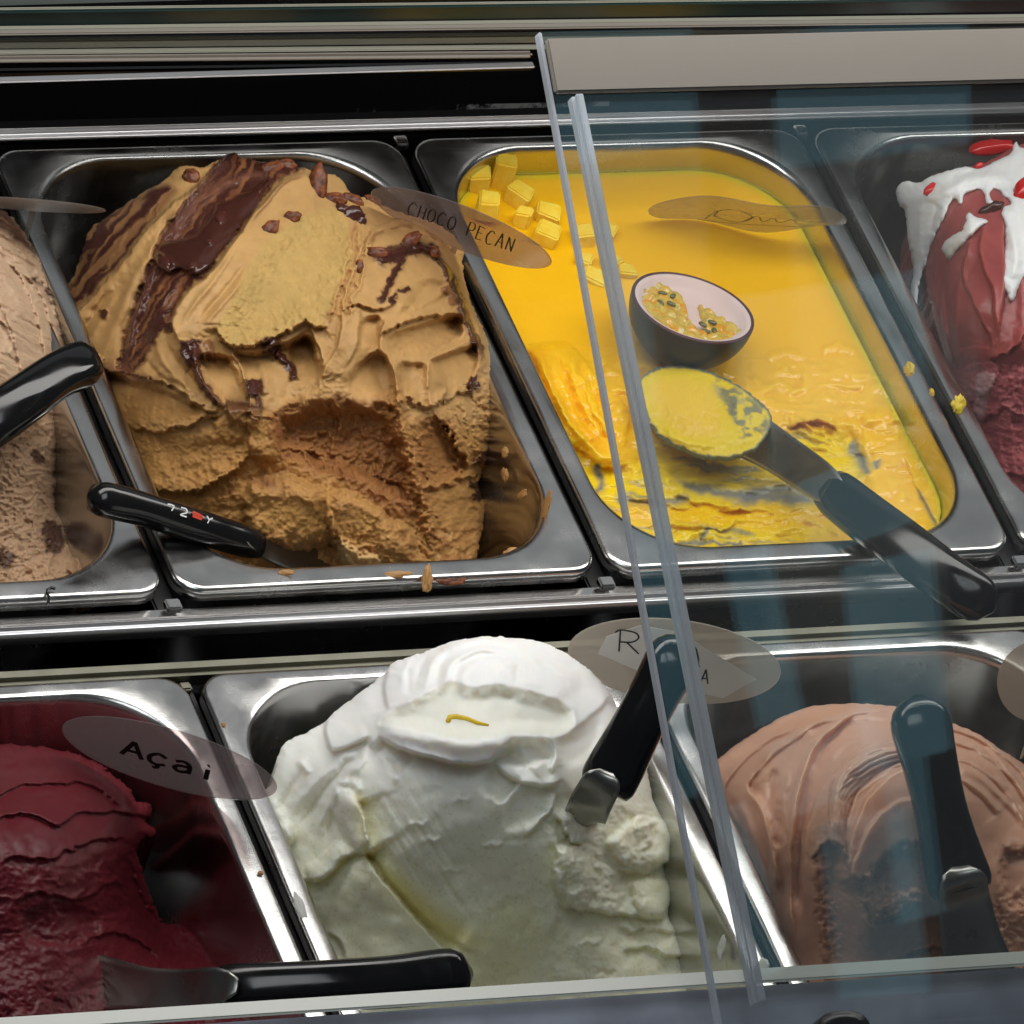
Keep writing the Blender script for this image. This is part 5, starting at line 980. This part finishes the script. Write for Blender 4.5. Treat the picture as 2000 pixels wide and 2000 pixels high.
def write(txt, s0, s1, t0, h, slope=0, adv=1.25, jit=0., seed=0):
    r = random.Random(seed); w = (s1-s0)/(len(txt)*adv); out = []
    for i, ch in enumerate(txt):
        jx, jy, k = r.uniform(-jit, jit), r.uniform(-jit, jit), 1+r.uniform(-jit, jit)*2
        for ln in FONT[ch]: out.append([(s0+(i*adv+x*.9+jx)*w, t0+slope*(i*adv*w)+(y*k+jy)*h) for x, y in ln])
    return out
def sign(label, u, v, z, du, dv, minor, half_h, mat, lean=1, tilt=0., text=None, thick=.0011, spike=True, half=.0004, paper=None, wob=0., extra=()):
    c = pt(u, v, z); a = PXM*(du*RIGHT-dv*UP)-VIEW*tilt; p = np.array([dv, -du], float); p /= np.hypot(*p)
    if p[1] > 0: p = -p
    b = PXM*minor*(p[0]*RIGHT-p[1]*UP); dep = math.sqrt(max(half_h**2-b@b, 0)); b = b-VIEW*dep*lean
    n = np.cross(a, b); n /= np.linalg.norm(n); n = n if n@VIEW < 0 else -n
    root = empty('name_sign', c, label, 'sign', 'oval name signs in the ice cream')
    V = []; Fc = []; K = 56
    for q, (sc, off) in enumerate(((.0, .5), (.965, .5), (.99, .38), (1., 0.), (.99, -.38), (.965, -.5), (.0, -.5))):
        for k in range(K):
            t = 2*math.pi*k/K; s = math.cos(t)*sc; r = math.sin(t)*sc
            V.append(c+a*s+b*r+n*(off*thick+wob*(math.sin(s*4.2+.6)*.6+s*s*.5+.35*math.sin(r*3+s*2))))
    for q in range(6):
        for k in range(K): Fc.append((q*K+k, q*K+(k+1) % K, (q+1)*K+(k+1) % K, (q+1)*K+k))
    link('plate', mesh_py('plate', V, Fc), mat, root)
    if paper:
        P = [c+a*s+b*r+n*(thick*.5+.0003) for s, r in paper]; P2 = [x+n*.0003 for x in P]; m = len(P)
        link('paper', mesh_py('paper', P+P2, [tuple(range(m-1, -1, -1)), tuple(range(m, 2*m))]+[(i, (i+1) % m, m+(i+1) % m, m+i) for i in range(m)]), M_paper, root, smooth=False)
    for tx in ([text] if text else [])+list(extra): strokes('lettering', tx, c, a, b, n, half, M_ink, root, thick*.5+.0008+wob*.5)
    if spike:
        bu = -b/np.linalg.norm(b); bar('spike', Vector(c-b*.97), Vector(c-b-np.array([0, 0, .022])+bu*.006), .0035, .0012, mat, root)
    return root
sign('clear brown tinted oval sign reading CHOCO PECAN', 901, 445, .062, 163, 64, 36, .031, M_sign, 1, .0, write('CHOCO PECAN', -.58, .60, -.22, .62, .10, 1.2, .05, 3), half=.00045)
sign('clear oval sign reading Acai over the dark red ice cream', 331, 1481, .028, 181, 52, 52, .031, M_sign, 1, 0, write('Acai', -.44, .50, -.24, .52, -.06, 1.0), half=.0014, spike=False)
sign('milky oval sign with a white paper slip behind the upright spatula', 1317, 1291, .052, 184, 22, 73, .0285, M_sign_milky, 1, 0, write('R', -.56, -.30, .10, .52, 0, 1.), extra=(write('TA', .17, .36, -.36, .34, -.6, 1.1),), half=.00045, paper=[(-.66, .42), (-.36, .78), (.02, .72), (.78, -.18), (.5, -.72), (.1, -.62), (-.72, -.02)])
sign('warped clear sign with faint scribbles hanging over the smooth mango ice cream', 1460, 416, .006, 186, 12, 24, .028, M_thin, 1, 0, [[(-.42, -.1), (-.3, .5), (-.1, .62), (.05, .2), (-.1, -.2), (-.32, .1), (-.3, .45)], [(-.02, -.05), (.1, .3), (.16, -.05), (.26, .25), (.32, -.05), (.44, .22), (.5, -.02)], [(-.5, -.2), (-.1, -.3), (.2, -.28), (.56, -.24)]], half=.0004, wob=.006, spike=False)
sign('clear sign seen almost edge on at the left edge over the pale brown ice cream', 60, 400, .045, 134, 10, 7, .028, M_thin, 1, 0)
sign('milky oval sign cut by the right edge over the chocolate pan', 2030, 1330, .05, 74, 6, 74, .0285, M_sign_milky, 1, 0)

# ================================================================== fruit, nuts and toppings
def bumpy(name, size, mat, seed, amp=.18, sub=3, freq=2.2, parent=None):
    bm = bmesh.new(); bmesh.ops.create_icosphere(bm, subdivisions=sub, radius=1)
    V = np.array([v.co[:] for v in bm.verts]); q = V*freq+seed*3.7
    r = 1+amp*(vnoise(q[:, 0]+q[:, 2]*.7, q[:, 1]-q[:, 2]*.5, seed)+.5*vnoise(q[:, 0]*2.3-q[:, 2], q[:, 1]*2.3+q[:, 2]*1.7, seed+1))
    for v, k in zip(bm.verts, r): v.co = Vector(v.co)*float(k)
    for v in bm.verts: v.co.x *= size[0]; v.co.y *= size[1]; v.co.z *= size[2]
    me = bpy.data.meshes.new(name); bm.to_mesh(me); bm.free(); return me
def frame(px_ang, nrm=None):
    """axes: x along a picture direction, z towards the viewer and up"""
    n = -VIEW*.9+np.array([0, 0, .3]) if nrm is None else np.array(nrm); n = n/np.linalg.norm(n); a = math.radians(px_ang); x = math.cos(a)*RIGHT-math.sin(a)*UP; x = x-n*(x@n); x /= np.linalg.norm(x); y = np.cross(n, x)
    return Matrix([[x[0], y[0], n[0], 0], [x[1], y[1], n[1], 0], [x[2], y[2], n[2], 0], [0, 0, 0, 1]])
def place(o, P, ang, nrm=None):
    m = frame(ang, nrm); m.translation = Vector(P); o.matrix_world = m; return o
M_nut = principled('glazed_pecan', (.17, .060, .026), .34, 0, .25); b_ = M_nut.node_tree.nodes['Principled BSDF']
n_ = nn(M_nut, 'ShaderNodeTexNoise'); n_.inputs['Scale'].default_value = 260; n_.inputs['Detail'].default_value = 4; r_ = nn(M_nut, 'ShaderNodeValToRGB'); r_.color_ramp.elements[0].color = (.05, .014, .008, 1); r_.color_ramp.elements[0].position = .35; r_.color_ramp.elements[1].color = (.24, .075, .028, 1); r_.color_ramp.elements[1].position = .68
tc_ = nn(M_nut, 'ShaderNodeTexCoord'); lk(M_nut, tc_.outputs['Object'], n_.inputs[0]); lk(M_nut, n_.outputs[0], r_.inputs[0]); lk(M_nut, r_.outputs[0], b_.inputs['Base Color'])
bp_ = nn(M_nut, 'ShaderNodeBump'); bp_.inputs['Distance'].default_value = .001; bp_.inputs['Strength'].default_value = .6; lk(M_nut, n_.outputs[0], bp_.inputs['Height']); lk(M_nut, bp_.outputs[0], b_.inputs['Normal'])
nuts = [(619, 369, 44, 17, 96, 'long whole candied pecan stuck upright near the top of the caramel ice cream'), (529, 447, 20, 13, -40, 'diamond shaped pecan bit at the upper left edge of the scooped face'), (571, 424, 16, 11, -8, 'round pecan bit at the top edge of the scooped face'),
        (653, 390, 20, 13, 0, 'pecan bit just right of the long whole pecan'), (690, 391, 21, 12, 20, 'pecan bit between the long pecan and the oval sign'), (726, 392, 17, 10, 10, 'pecan bit half under the left end of the oval sign'), (374, 348, 17, 15, 60, 'dark pecan bit on the pale left crest near the back'),
        (532, 329, 24, 12, -20, 'left pecan of the pair at the very back of the mound'), (560, 322, 19, 10, 5, 'right pecan of the pair at the very back of the mound'), (736, 495, 21, 11, 2, 'reddish pecan bit left of the chocolate drizzle under the sign'), (803, 472, 24, 13, -45, 'pecan bit with chocolate at the top of the drizzle under the sign'), (848, 492, 13, 9, 50, 'small pecan bit at the right end of the drizzle'), (702, 521, 8, 13, 0, 'tiny upright pecan bit left of the drizzle')]
for i, (u, v, a, b, ang, lab) in enumerate(nuts):
    me = bumpy('pecan_piece', (a*PXM, b*PXM, b*PXM*.62), M_nut, i+1, .2, 3, 2.4)
    o = link('pecan_piece', me, M_nut); place(o, B.at(u, v, .0015), ang); tag(o, lab, 'nut', 'pecan pieces on the caramel ice cream')
# lumps of chocolate and crumbs
for i, (u, v, a) in enumerate(((686, 420, 20), (668, 408, 14), (704, 430, 14))):
    me = bumpy('chocolate_lump', (a*PXM, a*.8*PXM, a*.5*PXM), M_nut, i+30, .3, 3, 2.); o = link('chocolate_lump', me, None)
    if 'glossy_chocolate' not in MATS: principled('glossy_chocolate', (.06, .02, .015), .22)
    o.data.materials.append(MATS['glossy_chocolate']); place(o, B.at(u, v, .001), i*50)
    tag(o, ['largest chocolate lump between the pecans above the scooped face', 'chocolate lump left of the largest one beside the pecans', 'chocolate lump right of the largest one, nearest the sign'][i], 'chocolate', 'chocolate lumps by the pecans')

M_mango = principled('mango_flesh', (.80, .50, .03), .5, 0, .2, Subsurface_Weight=.25, Subsurface_Radius=(.006, .004, .001)); M_mango.node_tree.nodes['Principled BSDF'].inputs['Subsurface Scale'].default_value = 1.
nz_ = nn(M_mango, 'ShaderNodeTexNoise'); nz_.inputs['Scale'].default_value = 120; nz_.inputs['Detail'].default_value = 3; tcm = nn(M_mango, 'ShaderNodeTexCoord'); lk(M_mango, tcm.outputs['Object'], nz_.inputs[0])
rm_ = nn(M_mango, 'ShaderNodeValToRGB'); rm_.color_ramp.elements[0].color = (.82, .52, .03, 1); rm_.color_ramp.elements[0].position = .3; rm_.color_ramp.elements[1].color = (.86, .66, .09, 1); rm_.color_ramp.elements[1].position = .7; lk(M_mango, nz_.outputs[0], rm_.inputs[0]); lk(M_mango, rm_.outputs[0], M_mango.node_tree.nodes['Principled BSDF'].inputs['Base Color'])
cubes = [(934, 353, 46, 40, 40, -6, 0, 'mango cube farthest back left in the corner of the pan'), (983, 338, 40, 38, 62, 3, 0, 'tall pale mango cube standing at the back of the cube heap'), (1014, 382, 50, 44, 34, 28, 0, 'large mango cube right behind the tall one, with a slanted top'),
         (955, 404, 44, 40, 42, 4, .3, 'pale mango cube at the front left of the heap'), (1022, 426, 30, 26, 38, 20, 0, 'small narrow mango cube in the middle of the heap'), (1070, 418, 52, 40, 26, 8, 0, 'flat mango cube behind the squarest one beside the glass edge'), (1067, 458, 48, 46, 30, 12, 0, 'square mango cube nearest the viewer just left of the glass edge'),
         (1140, 460, 44, 40, 28, -14, 0, 'mango cube between the two glass edges'), (1188, 455, 34, 34, 24, 20, 0, 'mango cube just right of the grip strip, upper one'), (1140, 508, 36, 30, 20, 12, -.2, 'sunken mango cube between the glass edges below the other'), (1160, 542, 46, 36, 18, 6, -.3, 'sunken mango cube behind the grip strip, lower one'), (1196, 512, 40, 34, 22, 34, 0, 'mango cube right of the grip strip, middle one'), (1222, 530, 40, 30, 18, -10, -.2, 'mango cube lying closest to the passion fruit'), (1252, 765, 26, 40, 18, 10, .1, 'mango piece by the tip of the loaded spatula')]
for i, (u, v, a, b, h, ang, lift, lab) in enumerate(cubes):
    r = random.Random(i); bm = bmesh.new(); bmesh.ops.create_cube(bm, size=1); bmesh.ops.scale(bm, vec=(a*PXM*.92, b*PXM*1.05, h*PXM*1.05), verts=bm.verts)
    for vv in bm.verts: vv.co += Vector((r.uniform(-1, 1), r.uniform(-1, 1), r.uniform(-1, 1)))*.0011
    bmesh.ops.bevel(bm, geom=list(bm.edges), offset=.0011, segments=3, affect='EDGES'); me = bpy.data.meshes.new('mango_cube'); bm.to_mesh(me); bm.free()
    o = link('mango_cube', me, M_mango, smooth=False); q = hitz(np.float64(u), np.float64(v), -.021+h*PXM*(.40+lift)); o.location = q; o.rotation_euler = (r.uniform(-.12, .12), r.uniform(-.12, .12), math.radians(-ang)+YAW*.6)
    tag(o, lab, 'fruit', 'mango cubes on the mango ice cream')

# half passion fruit
pc = hitz(np.float64(1353), np.float64(602), .015); im = np.array([212., 76.]); im /= np.hypot(*im); mj = im[0]*RIGHT-im[1]*UP; mn = im[1]*RIGHT+im[0]*UP
nf = -VIEW*.54+mn*.84; nf /= np.linalg.norm(nf); R_ = 117*PXM
fruit = empty('passion_fruit', pc, 'halved dark purple passion fruit with yellow pulp lying on the mango ice cream', 'fruit')
xf = mj-nf*(mj@nf); xf /= np.linalg.norm(xf); yf = np.cross(nf, xf)
def revolve(name, prof, mat, parent, n=56, wob=.0, seed=0):
    V = []; Fc = []
    for r, z in prof:
        for k in range(n):
            t = 2*math.pi*k/n; w = 1+wob*(math.sin(2*t+.7)*.6+.4*math.sin(3*t+seed)); V.append(pc+xf*r*w*math.cos(t)+yf*r*w*math.sin(t)*.94+nf*z)
    m = len(prof)
    for i in range(m-1):
        for k in range(n): Fc.append((i*n+k, i*n+(k+1) % n, (i+1)*n+(k+1) % n, (i+1)*n+k))
    return link(name, mesh_py(name, V, Fc), mat, parent)
M_rind = principled('passion_fruit_rind', (.014, .010, .014), .42, 0, .3); M_pith = principled('pale_pith', (.66, .50, .47), .55, Subsurface_Weight=.2, Subsurface_Radius=(.004, .002, .002)); M_pith.node_tree.nodes['Principled BSDF'].inputs['Subsurface Scale'].default_value = 1.; M_rim = principled('purple_rind_edge', (.07, .012, .018), .45)
th_ = [math.radians(a) for a in range(0, 91, 6)]
revolve('rind', [(R_*math.cos(t)*(1 if t < 1.5 else 1), -R_*1.0*math.sin(t)) for t in th_][:-1]+[(.0001, -R_*1.0)], M_rind, fruit, wob=.02)
revolve('rind_edge', [(R_, 0), (R_*.995, .0006), (R_*.955, .0009), (R_*.945, .0003)], M_rim, fruit, wob=.02)
revolve('pith', [(R_*.947, .0003), (R_*.90, .0002), (R_*.86, -.0006), (R_*.80, -.0034), (R_*.66, -.0056), (R_*.45, -.0062), (R_*.2, -.0064), (.0001, -.0064)], M_pith, fruit, wob=.02)
M_pulp = principled('passion_fruit_pulp', (.55, .30, .03), .07, 0, .5, Subsurface_Weight=.3, Subsurface_Radius=(.005, .003, .001)); M_pulp.node_tree.nodes['Principled BSDF'].inputs['Subsurface Scale'].default_value = 1.
npu = nn(M_pulp, 'ShaderNodeTexNoise'); npu.inputs['Scale'].default_value = 170; tcp = nn(M_pulp, 'ShaderNodeTexCoord'); lk(M_pulp, tcp.outputs['Object'], npu.inputs[0]); rp = nn(M_pulp, 'ShaderNodeValToRGB'); rp.color_ramp.elements[0].position = .36; rp.color_ramp.elements[0].color = (.50, .36, .07, 1); rp.color_ramp.elements[1].position = .64; rp.color_ramp.elements[1].color = (.66, .30, .02, 1); e2 = rp.color_ramp.elements.new(.5); e2.color = (.62, .44, .08, 1)
lk(M_pulp, npu.outputs[0], rp.inputs[0]); lk(M_pulp, rp.outputs[0], M_pulp.node_tree.nodes['Principled BSDF'].inputs['Base Color'])
# one wet mass of seed sacs filling the hollow, parted by the pale membrane
nr, nt = 34, 96; V = []; Fc = []
for i in range(nr+1):
    for k in range(nt):
        t = 2*math.pi*k/nt; r = R_*.84*i/nr; V.append((r*math.cos(t), r*math.sin(t)*.94))
V = np.array(V); x, y = V[:, 0], V[:, 1]; u_, v_ = x*430+fbm(x*150, y*150, 2, 2)*.9, y*330+fbm(x*150+9, y*150, 2, 4)*.9
sac = np.sqrt(np.abs(np.sin(u_)*np.sin(v_+np.floor(u_/math.pi)*1.3)))*.0026+.0012*fbm(x*260, y*260, 3, 3)
mem = sstep(.0056, .0016, np.abs(x-.0015+.35*(y-.004)))*sstep(-.016, -.004, y)+sstep(.012, .022, y+.35*x)
z = -.0046+sac-.012*np.clip(mem, 0, 1)
for i in range(nr):
    for k in range(nt): Fc.append((i*nt+k, i*nt+(k+1) % nt, (i+1)*nt+(k+1) % nt, (i+1)*nt+k))
link('pulp', mesh_py('pulp', pc+xf*x[:, None]+yf*y[:, None]+nf*z[:, None], Fc), M_pulp, fruit)
M_seed = principled('dark_seed', (.13, .12, .04), .2)
for i, (x, y) in enumerate(((-.019, .009), (-.0125, .001), (-.0185, -.002), (-.013, .010), (.0115, -.015), (.0135, -.003), (.0085, -.009), (.016, -.011))):
    me = bumpy('seed', (.0030, .0016, .0012), M_seed, i+5, .05, 2); o = link('seed', me, M_seed); w = pc+xf*x+yf*y+nf*(-.0026); m = frame(i*40, nf); m.translation = Vector(w); o.matrix_world = m; o.parent = fruit; o.matrix_parent_inverse = Matrix.Translation(-fruit.location)

# white cream draped over the red ice cream
cream = empty('whipped_cream', D.at(1880, 380, .004), 'white cream draped in runny strands over the red ice cream', 'cream')
def cream_part(name, outline, zoff, seed, h=5, edge=16, rdg=()):
    S = Sculpt(outline, [(a, b, c+zoff) for a, b, c in [(1790, 430, -.006), (1817, 345, .02), (1935, 312, .03), (2050, 275, .03), (1812, 560, -.026), (1870, 450, .035), (1960, 420, .05), (2060, 420, .05), (1880, 600, .02), (1960, 600, .04), (2050, 600, .04)]], 2.0, 3, 12, seed=seed)
    S.paint(np.ones(S.shape), (.80, .79, .78), .45, .03); S.H += 1.6*fbm(S.U/22, S.V/22, 3, 3); S.warp(3, 16, 1)
    for p, w, hh in rdg: S.ridge(p, w, hh)
    return S.build(name, M_soft, edge, h, cream, skirt=((.006, .002),))
cream_part('drape', [(1754, 366), (1766, 353), (1794, 358), (1817, 344), (1857, 333), (1888, 326), (1912, 329), (1943, 314), (1974, 300), (1983, 277), (2002, 288), (2060, 280), (2060, 560), (2012, 540), (1992, 556), (1978, 588), (1964, 568), (1950, 545), (1957, 515), (1966, 462), (1958, 410), (1975, 396), (1962, 380), (1944, 366), (1934, 380), (1940, 396), (1928, 394), (1924, 376), (1908, 368), (1884, 380), (1876, 398), (1862, 388), (1842, 428), (1820, 474), (1808, 514), (1798, 545), (1790, 598), (1781, 575), (1786, 520), (1777, 470), (1771, 408), (1758, 394)],
           .004, 91, 5, 17, (([(1775, 380), (1820, 385), (1870, 360), (1920, 345), (1960, 350), (1990, 390)], 10, 4), ([(1800, 380), (1795, 430), (1796, 480), (1794, 520)], 8, 2), ([(1975, 440), (1985, 500), (1976, 550)], 9, 3.5), ([(2010, 430), (2020, 490), (2010, 530)], 9, 3.5), ([(1850, 345), (1890, 340), (1940, 330)], 7, -3), ([(1835, 395), (1822, 430), (1812, 460)], 6, -2)))
cream_part('dollop', [(1841, 478), (1857, 462), (1878, 450), (1886, 432), (1890, 416), (1908, 424), (1930, 432), (1914, 446), (1896, 462), (1873, 484), (1856, 500), (1844, 494)], .004, 92, 6, 14)
cream_part('dollop', [(1908, 748), (1930, 740), (1936, 762), (1922, 786), (1912, 822), (1902, 815), (1908, 780)], -.03, 93, 2, 10)
M_jelly = principled('red_fruit_jelly', (.50, .012, .012), .14, 0, .5, Subsurface_Weight=.3, Subsurface_Radius=(.006, .001, .001)); M_jelly.node_tree.nodes['Principled BSDF'].inputs['Subsurface Scale'].default_value = 1.
for i, (u, v, a, b, ang, dz, lab) in enumerate(((1821, 370, 18, 11, -30, .006, 'small red jelly bit at the left end of the white cream'), (2000, 376, 22, 27, 0, .008, 'large red jelly bit in the white cream at the picture edge'), (1912, 324, 9, 6, -20, .006, 'tiny red jelly bit at the back of the white cream'), (1940, 286, 44, 15, -8, -.012, 'long red piece added for the red fruit mirrored in the pan wall'))):  # last piece stands in for a reflection in the steel wall
    me = bumpy('jelly_piece', (a*PXM, b*PXM, min(a, b)*PXM*.7), M_jelly, i+40, .16, 3, 1.8); o = link('jelly_piece', me, M_jelly); place(o, D.at(u, v, dz), ang); tag(o, lab, 'jelly', 'red jelly bits on the cream')
me = bumpy('chocolate_chip', (.0075, .0034, .003), None, 77, .2, 3); o = link('chocolate_chip', me, MATS['glossy_chocolate']); place(o, D.at(1936, 408, .002), -25); tag(o, 'black chocolate chip on the red ice cream between the cream strands', 'chocolate')

# strip of lemon zest on the white cut
zs = [(874, 1410), (878, 1402), (892, 1399), (912, 1404), (934, 1413), (954, 1416)]; zp = [F.at(u, v, .0008) for u, v in zs]
M_zest = principled('lemon_zest', (.72, .50, .02), .45)
o = loft('lemon_zest', [p for p in zp], [.0014, .0019, .0015, .0013, .0012, .0006], [.0007]*6, -VIEW, M_zest, None, 10, 2); tag(o, 'small curled strip of yellow lemon zest on the top of the white ice cream', 'zest')

# scraps left on the pan walls and rims
M_car = principled('caramel_scrap', (.40, .21, .07), .5); M_yel = principled('yellow_scrap', (.70, .50, .02), .45); M_wht = principled('white_scrap', (.74, .74, .68), .5); M_bei = principled('beige_scrap', (.46, .30, .19), .55)
def scrap(u, v, a, b, ang, mat, lab, x=None, z=None, seed=0, nrm=None, thick=.4):
    P = planex(u, v, x) if x is not None else pt(u, v, z); me = bumpy('ice_cream_scrap', (a*PXM, b*PXM, min(a, b)*PXM*thick), mat, seed+50, .36 if max(a, b) < 1.9*min(a, b) else .28, 4, 2.2 if max(a, b) < 1.9*min(a, b) else 1.7); o = link('ice_cream_scrap', me, mat)
    place(o, P, ang, nrm); tag(o, lab, 'scrap', 'bits of ice cream left on the pans')
xw = PW-g-.0185; nw = (-1, 0, .2)
scrap(986, 884, 9, 8, 20, M_car, 'highest caramel bit on the inner wall right of the caramel mound', xw, seed=1, nrm=nw); scrap(986, 928, 12, 9, 60, M_car, 'second highest caramel bit on the inner wall right of the caramel mound', xw, seed=2, nrm=nw)
scrap(1020, 966, 14, 8, -10, M_car, 'caramel bit halfway down the inner wall right of the caramel mound', xw-.001, seed=3, nrm=nw); scrap(1068, 985, 9, 30, 15, M_car, 'long caramel smear near the front corner of the pan wall', xw+.001, seed=4, nrm=nw)
scrap(1018, 1086, 30, 15, 8, M_car, 'largest caramel bit in the front right corner of the caramel pan', None, -.016, 5); scrap(1078, 1062, 14, 8, -50, M_car, 'caramel bit at the end of the front right corner curve', None, -.010, 6)
scrap(185, 702, 16, 12, 10, M_car, 'caramel bit on the left rim beside the black handle', None, .002, 8); scrap(560, 1118, 14, 5, 0, M_car, 'flat caramel smear at the middle of the front rim', None, .0012, 9, thick=.3)
scrap(774, 1122, 26, 6, -8, M_car, 'long caramel smear on the front rim left of the drip', None, .0012, 10, thick=.3); scrap(835, 1128, 9, 24, 6, M_car, 'caramel drip running over the front rim', None, .0022, 11, thick=.5); scrap(884, 1135, 26, 6, -4, M_nut, 'brown smear on the front rim right of the drip', None, .001, 12, thick=.25)
xc = 2*PW-g-.0165
scrap(1776, 722, 14, 12, 40, M_yel, 'yellow smear higher on the right wall of the mango pan', xc, seed=13, nrm=nw, thick=.3); scrap(1820, 766, 7, 6, 20, M_yel, 'yellow dot lower on the right wall of the mango pan', xc, seed=14, nrm=nw)
scrap(1872, 790, 11, 16, 20, M_yel, 'yellow lump stuck in the gap between the mango and red pans', None, .003, 15)
scrap(1409, 1853, 9, 20, 10, M_wht, 'white bit on the steel wall below the glass edge', PW+R2X-g-.018, seed=16, nrm=nw); scrap(1485, 1893, 15, 22, 35, M_wht, 'white smear in the front corner by the glass edge', PW+R2X-g-.016, seed=17, nrm=nw, thick=.3)
scrap(586, 1775, 8, 26, -18, M_wht, 'white drip on the rim left of the white mound', None, .0015, 18, thick=.4); scrap(508, 1706, 5, 4, 0, M_car, 'tiny tan crumb on the rim right of the dark red ice cream', None, .001, 19); scrap(437, 1415, 4, 4, 0, M_car, 'tiny tan crumb on the back left rim of the white pan', None, .001, 20)
# short black thread hanging over the front rim
tp_ = [(108, 1150), (100, 1148), (93, 1152), (92, 1160), (96, 1166), (94, 1178), (91, 1190)]; o = loft('black_thread', [pt(u, v, .002) for u, v in tp_], [.0009]*7, [.0007]*7, -VIEW, M_handle, None, 8, 2); tag(o, 'short black thread hanging over the front rim of the pale brown ice cream pan', 'thread')
